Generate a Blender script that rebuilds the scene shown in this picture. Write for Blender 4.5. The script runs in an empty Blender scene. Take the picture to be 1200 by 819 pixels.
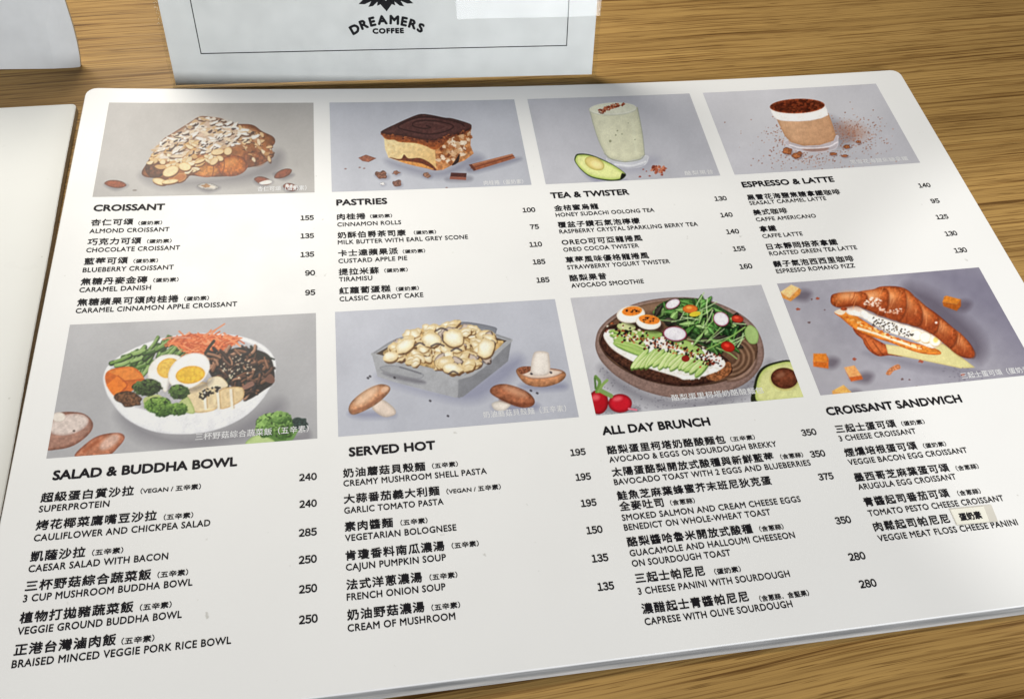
import bpy, bmesh, math, random
import numpy as np
from mathutils import Vector, Matrix

# ------------------------------------------------------------------ scene, camera, light
SC = bpy.context.scene
COL = SC.collection
MM = 0.001
BOARD_T = 1.5                       # thickness of the menu board, mm


def W(x, y, z=0.0):
    """board millimetres (x right, y towards the reader, z above the table top) -> world metres"""
    return Vector(((x - 193.0) * MM, (95.0 - y) * MM, z * MM))


def sag(x, y):
    """height of the slightly bowed board's printed face above the table, mm"""
    return 3.0 + (4.593 - 1.3757 * y / 200.0) * ((x - 288.94) / 200.0) ** 2


cam_data = bpy.data.cameras.new('camera')
cam_data.sensor_width = 36.0
cam_data.lens = 963.80 / 1200.0 * 36.0
cam_data.clip_start = 0.01
cam_data.clip_end = 60.0
cam = bpy.data.objects.new('camera', cam_data)
COL.objects.link(cam)
_R = ((0.98882983, 0.13598594, -0.06101953), (-0.08098967, 0.83389732, 0.545945), (0.12512487, -0.53490475, 0.8355960))
_right = Vector((_R[0][0], -_R[0][1], -_R[0][2]))
_down = Vector((_R[1][0], -_R[1][1], -_R[1][2]))
_fwd = Vector((_R[2][0], -_R[2][1], -_R[2][2]))
cam.matrix_world = Matrix.Translation(W(128.479, 326.634, 278.791 + 3.0)) @ Matrix((_right, -_down, -_fwd)).transposed().to_4x4()
SC.camera = cam

world = bpy.data.worlds.new('World')
SC.world = world
world.use_nodes = True
world.node_tree.nodes['Background'].inputs['Color'].default_value = (0.93, 0.965, 1.0, 1)
world.node_tree.nodes['Background'].inputs['Strength'].default_value = 0.07


def area_light(name, centre, xdir, ydir, sx, sy, power, color):
    """a rectangular lamp; it shines along -(xdir x ydir)"""
    d = bpy.data.lights.new(name, 'AREA')
    d.shape = 'RECTANGLE'
    d.size, d.size_y = sx, sy
    d.energy = power
    d.color = color
    o = bpy.data.objects.new(name, d)
    COL.objects.link(o)
    x = Vector(xdir).normalized()
    z = x.cross(Vector(ydir)).normalized()
    y = z.cross(x)
    o.matrix_world = Matrix.Translation(centre) @ Matrix((x, y, z)).transposed().to_4x4()
    return o


def aim(name, centre, target, sx, sy, power, color):
    z = (Vector(centre) - Vector(target)).normalized()
    x = Vector((0, 0, 1)).cross(z).normalized()
    return area_light(name, Vector(centre), x, z.cross(x), sx, sy, power, color)


# warm light falling over the back left of the table
aim('warm_window_light', W(-50, -450, 650), W(110, 20, 0), 0.28, 0.24, 2.95, (1.0, 0.955, 0.86)).data.spread = math.radians(115)
# cool window behind the reader, mirrored in the upright clear holder
area_light('front_window_light', W(820, 1520, 590), (1, 0, 0), (0, 0, 1), 1.16, 0.70, 31.0, (0.935, 0.965, 1.0))
# added spot lamp imitating a glossy reflection at the board's lower right corner
_sd = bpy.data.lights.new('added_corner_spot', 'SPOT')
_sd.energy, _sd.color, _sd.spot_blend, _sd.shadow_soft_size = 9.5, (1.0, 0.98, 0.93), 0.16, 0.02
_so = bpy.data.objects.new('added_corner_spot', _sd)
COL.objects.link(_so)
_c, _t = W(620, 60, 820), W(462, 190, 0)
_sd.spot_size = 2 * math.atan(0.150 / (_c - _t).length)
_so.location = _c
_so.rotation_euler = (_c - _t).to_track_quat('Z', 'Y').to_euler()

SC.cycles.transparent_max_bounces = 32
SC.view_settings.view_transform = 'Standard'
SC.view_settings.look = 'None'
SC.view_settings.exposure = 0.0
SC.view_settings.gamma = 1.0


# ------------------------------------------------------------------ helpers
def lin(c):
    c = np.asarray(c, float) / 255.0
    return np.where(c <= 0.04045, c / 12.92, ((c + 0.055) / 1.055) ** 2.4)


def tag(o, label=None, cat=None, group=None, kind=None):
    if label: o['label'] = label
    if cat: o['category'] = cat
    if group: o['group'] = group
    if kind: o['kind'] = kind
    return o


def thing(name, label, cat, loc=(0, 0, 0), group=None):
    o = bpy.data.objects.new(name, None)
    o.empty_display_size = 0.02
    COL.objects.link(o)
    o.location = loc
    return tag(o, label, cat, group)


def link_mesh(name, verts, faces, mat, parent=None, smooth=False, mats=None, face_mats=None):
    """one mesh object; verts are world metres, stored relative to the parent's base"""
    v = np.asarray(verts, float)
    root = parent
    off = np.zeros(3)
    while root is not None:
        off += np.array(root.location)
        root = root.parent
    m = bpy.data.meshes.new(name)
    m.from_pydata((v - off).tolist(), [], faces)
    for k in (mats or [mat]):
        m.materials.append(k)
    if face_mats is not None:
        m.polygons.foreach_set('material_index', face_mats)
    if smooth:
        m.polygons.foreach_set('use_smooth', [True] * len(m.polygons))
    m.update()
    o = bpy.data.objects.new(name, m)
    COL.objects.link(o)
    if parent: o.parent = parent
    return o


def new_mat(name):
    m = bpy.data.materials.new(name)
    m.use_nodes = True
    nt = m.node_tree
    return m, nt, nt.nodes['Principled BSDF']


def node(nt, kind, **kw):
    n = nt.nodes.new(kind)
    for k, v in kw.items():
        if k == 'inp':
            for a, b in v.items(): n.inputs[a].default_value = b
        else: setattr(n, k, v)
    return n


def ramp(nt, stops):
    r = nt.nodes.new('ShaderNodeValToRGB')
    e = r.color_ramp.elements
    while len(e) < len(stops): e.new(0.5)
    for k, (p, c) in enumerate(stops):
        e[k].position = p
        e[k].color = (*c, 1)
    return r


# ------------------------------------------------------------------ materials
LAM_ROUGH = 0.36
LAM_SPEC = 0.13


def laminate(name, base, rough=LAM_ROUGH, specks=True):
    m, nt, p = new_mat(name)
    tc = node(nt, 'ShaderNodeTexCoord')
    n1 = node(nt, 'ShaderNodeTexNoise', inp={'Scale': 14.0, 'Detail': 3.0})
    nt.links.new(tc.outputs['Object'], n1.inputs['Vector'])
    r1 = ramp(nt, [(0.3, tuple(b * 0.965 for b in base)), (0.7, base)])
    nt.links.new(n1.outputs['Fac'], r1.inputs['Fac'])
    src = r1.outputs['Color']
    if specks:                                   # small scuffs and pinprick dirt of a used menu
        n2 = node(nt, 'ShaderNodeTexNoise', inp={'Scale': 190.0, 'Detail': 2.0, 'Roughness': 0.6})
        nt.links.new(tc.outputs['Object'], n2.inputs['Vector'])
        r2 = ramp(nt, [(0.735, (1, 1, 1)), (0.80, (0.70, 0.69, 0.66))])
        nt.links.new(n2.outputs['Fac'], r2.inputs['Fac'])
        mx = node(nt, 'ShaderNodeMix', data_type='RGBA', blend_type='MULTIPLY', inp={0: 1.0})
        nt.links.new(src, mx.inputs[6]); nt.links.new(r2.outputs['Color'], mx.inputs[7])
        src = mx.outputs[2]
    p.inputs['Specular IOR Level'].default_value = LAM_SPEC
    nt.links.new(src, p.inputs['Base Color'])
    n3 = node(nt, 'ShaderNodeTexNoise', inp={'Scale': 60.0, 'Detail': 4.0})
    nt.links.new(tc.outputs['Object'], n3.inputs['Vector'])
    mr = node(nt, 'ShaderNodeMapRange', inp={1: 0.3, 2: 0.7, 3: rough - 0.03, 4: rough + 0.06})
    nt.links.new(n3.outputs['Fac'], mr.inputs[0]); nt.links.new(mr.outputs[0], p.inputs['Roughness'])
    n4 = node(nt, 'ShaderNodeTexNoise', inp={'Scale': 9.0, 'Detail': 2.0})
    nt.links.new(tc.outputs['Object'], n4.inputs['Vector'])
    b = node(nt, 'ShaderNodeBump', inp={'Strength': 0.25, 'Distance': 0.002})
    nt.links.new(n4.outputs['Fac'], b.inputs['Height']); nt.links.new(b.outputs['Normal'], p.inputs['Normal'])
    return m


def print_mat():
    m, nt, p = new_mat('printed_ink')
    a = node(nt, 'ShaderNodeVertexColor', layer_name='ink')
    nt.links.new(a.outputs['Color'], p.inputs['Base Color'])
    p.inputs['Roughness'].default_value = LAM_ROUGH + 0.02
    p.inputs['Specular IOR Level'].default_value = LAM_SPEC
    return m


def plain(name, col, rough=0.5, spec=0.5):
    m, nt, p = new_mat(name)
    p.inputs['Specular IOR Level'].default_value = spec
    tc = node(nt, 'ShaderNodeTexCoord')
    n = node(nt, 'ShaderNodeTexNoise', inp={'Scale': 80.0, 'Detail': 3.0})
    nt.links.new(tc.outputs['Object'], n.inputs['Vector'])
    r = ramp(nt, [(0.3, tuple(c * 0.9 for c in col)), (0.7, col)])
    nt.links.new(n.outputs['Fac'], r.inputs['Fac']); nt.links.new(r.outputs['Color'], p.inputs['Base Color'])
    p.inputs['Roughness'].default_value = rough
    return m


def core_mat(name, a, b):
    """cut edge of the board: thin paper layers over a grey core"""
    m, nt, p = new_mat(name)
    tc = node(nt, 'ShaderNodeTexCoord')
    mp = node(nt, 'ShaderNodeMapping', inp={'Scale': (30, 1100, 1600)})
    nt.links.new(tc.outputs['Object'], mp.inputs['Vector'])
    n = node(nt, 'ShaderNodeTexNoise', inp={'Scale': 1.0, 'Detail': 3.0})
    nt.links.new(mp.outputs['Vector'], n.inputs['Vector'])
    r = ramp(nt, [(0.35, a), (0.65, b)])
    nt.links.new(n.outputs['Fac'], r.inputs['Fac']); nt.links.new(r.outputs['Color'], p.inputs['Base Color'])
    p.inputs['Roughness'].default_value = 0.8
    return m


def oak():
    m, nt, p = new_mat('oak_veneer')
    L = nt.links.new
    tc = node(nt, 'ShaderNodeTexCoord')
    mp = node(nt, 'ShaderNodeMapping', inp={'Rotation': (0, 0, math.radians(-2.8))})
    L(tc.outputs['Object'], mp.inputs['Vector'])
    # slow waviness of the grain
    wv = node(nt, 'ShaderNodeTexNoise', inp={'Scale': 5.0, 'Detail': 2.0})
    L(mp.outputs['Vector'], wv.inputs['Vector'])
    ws = node(nt, 'ShaderNodeVectorMath', operation='SCALE', inp={'Scale': 0.009})
    L(wv.outputs['Color'], ws.inputs[0])
    wm = node(nt, 'ShaderNodeVectorMath', operation='MULTIPLY', inp={1: (0, 1, 0)})
    L(ws.outputs[0], wm.inputs[0])
    wa = node(nt, 'ShaderNodeVectorMath', operation='ADD')
    L(mp.outputs['Vector'], wa.inputs[0]); L(wm.outputs[0], wa.inputs[1])

    def grain(sx, sy, det, rough=0.55):
        q = node(nt, 'ShaderNodeMapping', inp={'Scale': (sx, sy, 30)})
        L(wa.outputs[0], q.inputs['Vector'])
        n = node(nt, 'ShaderNodeTexNoise', inp={'Scale': 1.0, 'Detail': det, 'Roughness': rough})
        L(q.outputs['Vector'], n.inputs['Vector'])
        return n.outputs['Fac']
    broad = grain(2.2, 60.0, 4.0)
    lines = grain(5.0, 400.0, 4.0, 0.6)
    fine = grain(11.0, 1000.0, 3.0, 0.65)
    pores = grain(45.0, 1500.0, 1.0)
    r0 = ramp(nt, [(0.30, (0.305, 0.178, 0.055)), (0.70, (0.430, 0.262, 0.086))])
    L(broad, r0.inputs['Fac'])
    r1 = ramp(nt, [(0.34, (0.34, 0.27, 0.20)), (0.375, (0.66, 0.59, 0.52)), (0.44, (0.97, 0.96, 0.95)), (0.62, (1.06, 1.06, 1.05))])
    L(lines, r1.inputs['Fac'])
    m1 = node(nt, 'ShaderNodeMix', data_type='RGBA', blend_type='MULTIPLY', inp={0: 1.0})
    L(r0.outputs['Color'], m1.inputs[6]); L(r1.outputs['Color'], m1.inputs[7])
    r2 = ramp(nt, [(0.38, (0.56, 0.50, 0.44)), (0.49, (0.98, 0.98, 0.98)), (0.68, (1.15, 1.15, 1.13))])
    L(fine, r2.inputs['Fac'])
    m2 = node(nt, 'ShaderNodeMix', data_type='RGBA', blend_type='MULTIPLY', inp={0: 1.0})
    L(m1.outputs[2], m2.inputs[6]); L(r2.outputs['Color'], m2.inputs[7])
    r3 = ramp(nt, [(0.30, (0.55, 0.5, 0.45)), (0.38, (1.0, 1.0, 1.0))])
    L(pores, r3.inputs['Fac'])
    m3 = node(nt, 'ShaderNodeMix', data_type='RGBA', blend_type='MULTIPLY', inp={0: 1.0})
    L(m2.outputs[2], m3.inputs[6]); L(r3.outputs['Color'], m3.inputs[7])
    L(m3.outputs[2], p.inputs['Base Color'])
    p.inputs['Roughness'].default_value = 0.45
    p.inputs['Specular IOR Level'].default_value = 0.22
    b = node(nt, 'ShaderNodeBump', inp={'Strength': 0.35, 'Distance': 0.0006})
    L(lines, b.inputs['Height']); L(b.outputs['Normal'], p.inputs['Normal'])
    return m


def clear_acrylic():
    m, nt, p = new_mat('clear_acrylic')
    nt.nodes.remove(p)
    out = nt.nodes['Material Output']
    t = node(nt, 'ShaderNodeBsdfTransparent', inp={'Color': (0.985, 0.99, 0.985, 1)})
    g = node(nt, 'ShaderNodeBsdfGlossy', inp={'Roughness': 0.015})
    lw = node(nt, 'ShaderNodeLayerWeight', inp={'Blend': 0.5})
    pw = node(nt, 'ShaderNodeMath', operation='POWER', inp={1: 5.0})
    f = node(nt, 'ShaderNodeMath', operation='MULTIPLY_ADD', use_clamp=True, inp={1: 0.9, 2: 0.012})
    nt.links.new(lw.outputs['Facing'], pw.inputs[0]); nt.links.new(pw.outputs[0], f.inputs[0])
    mx = node(nt, 'ShaderNodeMixShader')
    nt.links.new(f.outputs[0], mx.inputs[0]); nt.links.new(t.outputs[0], mx.inputs[1]); nt.links.new(g.outputs[0], mx.inputs[2])
    nt.links.new(mx.outputs[0], out.inputs['Surface'])
    return m


M_BOARD = laminate('white_laminate', (0.83, 0.825, 0.815))
M_BLANK = laminate('cream_laminate', (0.83, 0.83, 0.80), 0.3)
M_CORE = core_mat('board_core', (0.42, 0.42, 0.42), (0.60, 0.60, 0.59))
M_BACKING = core_mat('grey_backing', (0.33, 0.325, 0.32), (0.50, 0.49, 0.48))
M_CORE_BROWN = core_mat('fibre_core', (0.42, 0.37, 0.27), (0.60, 0.53, 0.40))
M_PRINT = print_mat()
M_BLACK = plain('black_ink', (0.014, 0.013, 0.016), 0.45, 0.06)
M_CAPTION = plain("white_ink", (0.75, 0.75, 0.76), 0.4, 0.15)
M_TAPE = plain('clear_tape', (0.66, 0.63, 0.56), 0.25)
M_STICKER = plain('sticker_paper', (0.84, 0.82, 0.72), 0.4)
M_CARD = plain('white_card', (0.78, 0.78, 0.77), 0.55)
M_STAND = plain('white_card_stand', (0.74, 0.75, 0.75), 0.5)
M_STANDEDGE = plain('cream_card_edge', (0.50, 0.42, 0.28), 0.6)
M_OAK = oak()
M_ACRYLIC = clear_acrylic()

# ------------------------------------------------------------------ the table
tv = []
for z in (0.0, -30.0):
    for x, y in ((-900, -620), (1300, -620), (1300, 760), (-900, 760)):
        tv.append(W(x, y, z))
tag(link_mesh('table', tv, [(3, 2, 1, 0), (4, 5, 6, 7), (0, 1, 5, 4), (1, 2, 6, 5), (2, 3, 7, 6), (3, 0, 4, 7)], M_OAK), 'oak table top with straight dark grain running from side to side', 'table', kind='structure')


# ------------------------------------------------------------------ boards
def slab(name, x0, x1, y0, y1, radius, top, thick, mats, parent, nx=60, ny=44, place=None):
    """a thin board with rounded corners and a softened edge, following the height field top(x, y)"""
    ins = 0.35
    ys = sorted(set([y0 + ins + radius * t for t in (0, .06, .15, .3, .5, .75, 1)] + [y1 - ins - radius * t for t in (0, .06, .15, .3, .5, .75, 1)]
                    + list(np.linspace(y0 + ins + radius, y1 - ins - radius, ny))))
    grid, verts = [], []
    for y in ys:
        d = max(0.0, radius - min(y - y0 - ins, y1 - ins - y))
        cut = radius - math.sqrt(max(0.0, radius ** 2 - d ** 2))
        row = []
        for x in np.linspace(x0 + ins + cut, x1 - ins - cut, nx):
            row.append(len(verts)); verts.append((x, y, top(x, y)))
        grid.append(row)
    faces = [(grid[j + 1][i], grid[j + 1][i + 1], grid[j][i + 1], grid[j][i]) for j in range(len(ys) - 1) for i in range(nx - 1)]
    loop = grid[0] + [r[-1] for r in grid[1:]] + grid[-1][::-1][1:] + [r[0] for r in grid[::-1][1:-1]]
    n = len(loop)
    fm = [0] * len(faces)

    def ring(o, dz):
        out = []
        for k in range(n):
            a, b = verts[loop[k - 1]], verts[loop[(k + 1) % n]]
            tx, ty = b[0] - a[0], b[1] - a[1]
            l = math.hypot(tx, ty) or 1
            x, y, z = verts[loop[k]]
            out.append(len(verts)); verts.append((x + ty / l * o, y - tx / l * o, z + dz))
        return out
    base = ring(0.0, 0.0)
    r1 = ring(ins, -0.3)
    r1b = ring(ins, -0.3)
    r2 = ring(ins, -thick)
    r3 = ring(0.0, -thick)
    for a, b, mi in ((base, r1, 0), (r1b, r2, 1)):
        for k in range(n):
            faces.append((a[k], a[(k + 1) % n], b[(k + 1) % n], b[k])); fm.append(mi)
    g2, k0 = [], len(verts)
    for row in grid:
        rr = []
        for i in row:
            rr.append(len(verts)); verts.append((verts[i][0], verts[i][1], verts[i][2] - thick))
        g2.append(rr)
    for j in range(len(ys) - 1):
        for i in range(nx - 1):
            faces.append((g2[j][i], g2[j][i + 1], g2[j + 1][i + 1], g2[j + 1][i])); fm.append(1)
    loop2 = g2[0] + [r[-1] for r in g2[1:]] + g2[-1][::-1][1:] + [r[0] for r in g2[::-1][1:-1]]
    for k in range(n):
        faces.append((r2[k], r2[(k + 1) % n], loop2[(k + 1) % n], loop2[k])); fm.append(1)
    used = sorted(set(i for f in faces for i in f))
    remap = {u: i for i, u in enumerate(used)}
    faces = [tuple(remap[i] for i in f) for f in faces]
    verts = [verts[u] for u in used]
    if place: verts = [place(*v) for v in verts]
    o = link_mesh(name, [W(*v) for v in verts], faces, None, parent, mats=mats, face_mats=fm)
    o.data.polygons.foreach_set('use_smooth', [m == 0 for m in fm])
    return o


menu = thing('menu_board', 'white menu board printed with eight food photos, dish names and prices', 'menu', W(196, 130, 3))
slab('panel', -11.1, 404.0, -10.2, 271.8, 4.8, sag, BOARD_T, [M_BOARD, M_CORE], menu)

tag(slab('backing_sheet', -10.4, 403.4, -9.4, 274.0, 4.8, lambda x, y: sag(x, y) - BOARD_T - 0.03, 1.35, [M_BACKING, M_BACKING], menu), 'grey backing layer showing along the near edge')
SECTIONS = [
    ('croissant', ('CROISSANT', 1.4, 67.1, 28.3), [
        ([('杏仁可頌', 1.3, 75.2, 16.5)], ('（蛋奶素）', 20.0, 74.5, 9.5), [('ALMOND CROISSANT', 1.3, 79.3, 31.4)]),
        ([('巧克力可頌', 1.3, 85.7, 20.7)], ('（蛋奶素）', 24.4, 84.7, 9.7), [('CHOCOLATE CROISSANT', 1.3, 89.5, 36.4)]),
        ([('藍莓可頌', 1.3, 96.0, 16.5)], ('（蛋奶素）', 20.1, 95.0, 9.5), [('BLUEBERRY CROISSANT', 1.3, 99.8, 34.7)]),
        ([('焦糖丹麥金磚', 1.3, 106.3, 25.0)], ('（蛋奶素）', 28.7, 105.3, 9.7), [('CARAMEL DANISH', 1.3, 109.8, 26.8)]),
        ([('焦糖蘋果可頌肉桂捲', 1.3, 116.5, 37.7)], ('（蛋奶素）', 41.3, 115.3, 9.5), [('CARAMEL CINNAMON APPLE CROISSANT', 1.3, 119.9, 60.5)]),
    ], [('155', 92.3, 75.3, 5.5), ('135', 92.3, 85.6, 5.5), ('135', 92.3, 95.9, 5.5), ('90', 92.6, 105.9, 3.9), ('95', 92.6, 116.1, 3.9)]),
    ('pastry', ('PASTRIES', 102.4, 67.3, 22.1), [
        ([('肉桂捲', 102.4, 75.8, 12.2)], ('（蛋奶素）', 116.7, 74.6, 9.6), [('CINNAMON ROLLS', 102.4, 79.7, 27.6)]),
        ([('奶酥伯爵茶司康', 102.4, 86.4, 29.2)], ('（蛋奶素）', 135.2, 85.1, 9.7), [('MILK BUTTER WITH EARL GREY SCONE', 102.4, 89.8, 56.2)]),
        ([('卡士達蘋果派', 102.4, 96.5, 25.2)], ('（蛋奶素）', 129.7, 95.5, 9.6), [('CUSTARD APPLE PIE', 102.4, 100.1, 28.9)]),
        ([('提拉米蘇', 102.4, 106.6, 16.6)], ('（蛋奶素）', 121.3, 105.4, 9.8), [('TIRAMISU', 102.4, 109.9, 13.7)]),
        ([('紅蘿蔔蛋糕', 102.4, 116.5, 20.9)], ('（蛋奶素）', 125.6, 115.5, 9.5), [('CLASSIC CARROT CAKE', 102.4, 120.1, 34.2)]),
    ], [('100', 190.9, 75.8, 5.7), ('75', 191.0, 86.0, 3.9), ('110', 190.8, 96.2, 5.5), ('185', 190.7, 106.1, 5.4), ('185', 190.9, 116.1, 5.5)]),
    ('tea', ('TEA & TWISTER', 199.6, 68.0, 37.1), [
        ([('金桔蜜烏龍', 199.9, 76.0, 20.6)], None, [('HONEY SUDACHI OOLONG TEA', 199.9, 79.5, 46.3)]),
        ([('覆盆子鑽石氣泡檸檬', 199.9, 86.1, 37.9)], None, [('RASPBERRY CRYSTAL SPARKLING BERRY TEA', 199.9, 89.5, 64.6)]),
        ([('OREO可可亞龍捲風', 199.9, 96.3, 36.8)], None, [('OREO COCOA TWISTER', 199.9, 100.0, 34.3)]),
        ([('草莓風味優格龍捲風', 199.9, 106.5, 37.5)], None, [('STRAWBERRY YOGURT TWISTER', 199.9, 110.0, 46.2)]),
        ([('酪梨果昔', 199.9, 116.5, 16.2)], None, [('AVOCADO SMOOTHIE', 199.9, 120.0, 32.0)]),
    ], [('130', 282.6, 75.0, 5.8), ('140', 282.5, 85.3, 5.7), ('140', 282.6, 95.5, 5.9), ('155', 282.6, 105.7, 5.7), ('160', 282.7, 115.9, 5.7)]),
    ('coffee', ('ESPRESSO & LATTE', 292.8, 67.5, 46.2), [
        ([('黑雪花海鹽焦糖拿鐵咖啡', 292.8, 75.9, 46.3)], None, [('SEASALT CARAMEL LATTE', 292.8, 78.9, 38.0)]),
        ([('美式咖啡', 292.8, 85.4, 16.5)], None, [('CAFFE AMERICANO', 292.8, 89.2, 29.3)]),
        ([('拿鐵', 292.8, 95.6, 7.8)], None, [('CAFFE LATTE', 292.8, 99.3, 19.2)]),
        ([('日本靜岡焙茶拿鐵', 292.8, 106.2, 33.8)], None, [('ROASTED GREEN TEA LATTE', 292.8, 109.6, 41.8)]),
        ([('鬍子氣泡西西里咖啡', 292.8, 116.3, 37.8)], None, [('ESPRESSO ROMANO FIZZ', 292.8, 119.7, 37.0)]),
    ], [('140', 385.7, 75.3, 5.9), ('95', 385.8, 85.6, 4.1), ('125', 385.8, 95.7, 5.9), ('130', 385.6, 106.0, 5.8), ('130', 385.8, 116.1, 5.9)]),
    ('salad', ('SALAD & BUDDHA BOWL', 3.3, 190.4, 61.2), [
        ([('超級蛋白質沙拉', 0.6, 198.5, 29.8)], ('（VEGAN / 五辛素）', 32.7, 197.4, 20.0), [('SUPERPROTEIN', 0.6, 202.0, 22.3)]),
        ([('烤花椰菜鷹嘴豆沙拉', 0.6, 208.4, 38.2)], ('（五辛素）', 41.2, 207.8, 9.6), [('CAULIFLOWER AND CHICKPEA SALAD', 0.6, 212.2, 56.0)]),
        ([('凱薩沙拉', 0.6, 219.1, 16.7)], ('（五辛素）', 19.5, 218.1, 9.7), [('CAESAR SALAD WITH BACON', 0.6, 222.6, 43.1)]),
        ([('三杯野菇綜合蔬菜飯', 0.6, 228.9, 38.2)], ('（五辛素）', 40.9, 227.8, 9.6), [('3 CUP MUSHROOM BUDDHA BOWL', 0.6, 232.3, 51.5)]),
        ([('植物打拋豬蔬菜飯', 0.6, 239.0, 33.7)], ('（五辛素）', 36.4, 238.0, 9.7), [('VEGGIE GROUND BUDDHA BOWL', 0.6, 242.5, 48.9)]),
        ([('正港台灣滷肉飯', 0.6, 248.8, 29.5)], ('（五辛素）', 31.9, 248.1, 9.8), [('BRAISED MINCED VEGGIE PORK RICE BOWL', 0.6, 252.4, 64.6)]),
    ], [('240', 92.4, 198.4, 6.0), ('240', 92.3, 208.6, 5.8), ('285', 92.2, 219.1, 5.9), ('250', 92.1, 228.7, 5.8), ('250', 92.1, 238.7, 5.7), ('250', 92.2, 248.7, 5.8)]),
    ('hot', ('SERVED HOT', 104.2, 190.3, 31.3), [
        ([('奶油蘑菇貝殼麵', 101.8, 198.6, 29.4)], ('（五辛素）', 133.8, 197.2, 9.4), [('CREAMY MUSHROOM SHELL PASTA', 101.8, 202.0, 51.6)]),
        ([('大蒜番茄義大利麵', 101.8, 208.6, 33.7)], ('（VEGAN / 五辛素）', 138.1, 207.7, 19.7), [('GARLIC TOMATO PASTA', 101.8, 212.3, 34.8)]),
        ([('素肉醬麵', 101.8, 218.9, 16.5)], ('（五辛素）', 121.0, 217.8, 9.4), [('VEGETARIAN BOLOGNESE', 101.8, 222.4, 38.4)]),
        ([('肯瓊香料南瓜濃湯', 101.8, 229.2, 33.6)], ('（五辛素）', 138.0, 228.0, 9.4), [('CAJUN PUMPKIN SOUP', 101.8, 232.7, 33.8)]),
        ([('法式洋蔥濃湯', 101.8, 239.3, 25.1)], ('（五辛素）', 129.5, 238.2, 9.4), [('FRENCH ONION SOUP', 101.8, 242.8, 32.7)]),
        ([('奶油野菇濃湯', 101.8, 249.3, 25.1)], ('（五辛素）', 129.3, 248.4, 9.5), [('CREAM OF MUSHROOM', 101.8, 252.9, 35.0)]),
    ], [('195', 191.4, 198.0, 5.7), ('195', 191.5, 208.1, 5.6), ('195', 191.6, 218.4, 5.6), ('150', 191.8, 228.7, 5.7), ('135', 191.8, 239.0, 5.7), ('135', 191.8, 249.0, 5.6)]),
    ('brunch', ('ALL DAY BRUNCH', 199.6, 190.5, 42.8), [
        ([('酪梨蛋里柯塔奶酪酸麵包', 199.8, 198.8, 46.6)], ('（五辛素）', 248.6, 197.5, 9.8), [('AVOCADO & EGGS ON SOURDOUGH BREKKY', 199.8, 202.2, 66.2)]),
        ([('太陽蛋酪梨開放式酸種與新鮮藍莓', 199.8, 207.9, 63.3)], ('（含蔥蒜）', 265.9, 206.8, 9.1), [('BAVOCADO TOAST WITH 2 EGGS AND BLUEBERRIES', 199.8, 211.3, 76.9)]),
        ([('鮭魚芝麻葉蜂蜜芥末班尼狄克蛋', 199.8, 217.3, 59.3), ('全麥吐司', 199.8, 221.5, 16.4)], ('（含蔥蒜）', 218.8, 220.5, 9.3), [('SMOKED SALMON AND CREAM CHEESE EGGS', 199.8, 225.2, 68.1), ('BENEDICT ON WHOLE-WHEAT TOAST', 199.8, 228.9, 55.2)]),
        ([('酪梨醬哈魯米開放式酸種', 199.8, 234.9, 46.5)], ('（含蔥蒜）', 249.0, 233.9, 9.1), [('GUACAMOLE AND HALLOUMI CHEESEON', 199.8, 238.4, 61.4), ('ON SOURDOUGH TOAST', 199.8, 242.1, 36.0)]),
        ([('三起士帕尼尼', 199.8, 248.0, 24.9)], ('（蛋奶素）', 228.2, 247.3, 9.6), [('3 CHEESE PANINI WITH SOURDOUGH', 199.8, 251.9, 54.9)]),
        ([('濃醋起士青醬帕尼尼', 199.8, 258.5, 37.8)], ('（含蔥蒜．含堅果）', 241.4, 258.3, 18.0), [('CAPRESE WITH OLIVE SOURDOUGH', 199.8, 262.2, 52.4)]),
    ], [('350', 283.5, 198.9, 5.9), ('350', 283.8, 208.2, 5.8), ('375', 283.7, 217.7, 5.8), ('350', 284.1, 235.2, 5.8), ('280', 284.4, 248.9, 6.1), ('280', 284.7, 258.8, 6.1)]),
    ('sandwich', ('CROISSANT SANDWICH', 290.9, 191.1, 57.6), [
        ([('三起士蛋可頌', 291.7, 199.2, 25.1)], ('（蛋奶素）', 319.3, 198.1, 9.7), [('3 CHEESE CROISSANT', 291.7, 202.7, 32.0)]),
        ([('煙燻培根蛋可頌', 291.7, 209.4, 29.7)], ('（蛋奶素）', 324.1, 208.4, 9.5), [('VEGGIE BACON EGG CROISSANT', 291.7, 212.9, 49.1)]),
        ([('墨西哥芝麻葉蛋可頌', 291.7, 219.8, 38.5)], ('（含蔥蒜）', 333.0, 219.0, 9.3), [('ARUGULA EGG CROISSANT', 291.7, 223.1, 39.7)]),
        ([('青醬起司番茄可頌', 291.7, 229.8, 34.0)], ('（含蔥蒜）', 329.1, 228.9, 9.3), [('TOMATO PESTO CHEESE CROISSANT', 291.7, 233.6, 54.3)]),
        ([('肉鬆起司帕尼尼', 291.7, 239.5, 29.8)], None, [('VEGGIE MEAT FLOSS CHEESE PANINI', 291.7, 243.3, 55.1)]),
    ], []),
]
CAPTIONS = [('杏仁可頌（蛋奶素）', 68.1, 56.1, 21.2), ('肉桂捲（蛋奶素）', 169.5, 56.7, 18.5), ('酪梨果昔', 266.7, 56.3, 14.2), ('黑雪花海鹽焦糖拿鐵', 351.5, 55.5, 30.3), ('三杯野菇綜合蔬菜飯（五辛素）', 49.6, 177.7, 40.1), ('奶油蘑菇貝殼麵（五辛素）', 154.9, 177.7, 32.4), ('酪梨蛋里柯塔奶酪酸麵包', 230.0, 177.2, 38.2), ('三起士蛋可頌（蛋奶素）', 353.5, 179.3, 31.5)]

# ------------------------------------------------------------------ lettering
_fc = bpy.data.curves.new('lettering', 'FONT')
_fo = bpy.data.objects.new('lettering', _fc)
COL.objects.link(_fo)
_cache = {}


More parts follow.
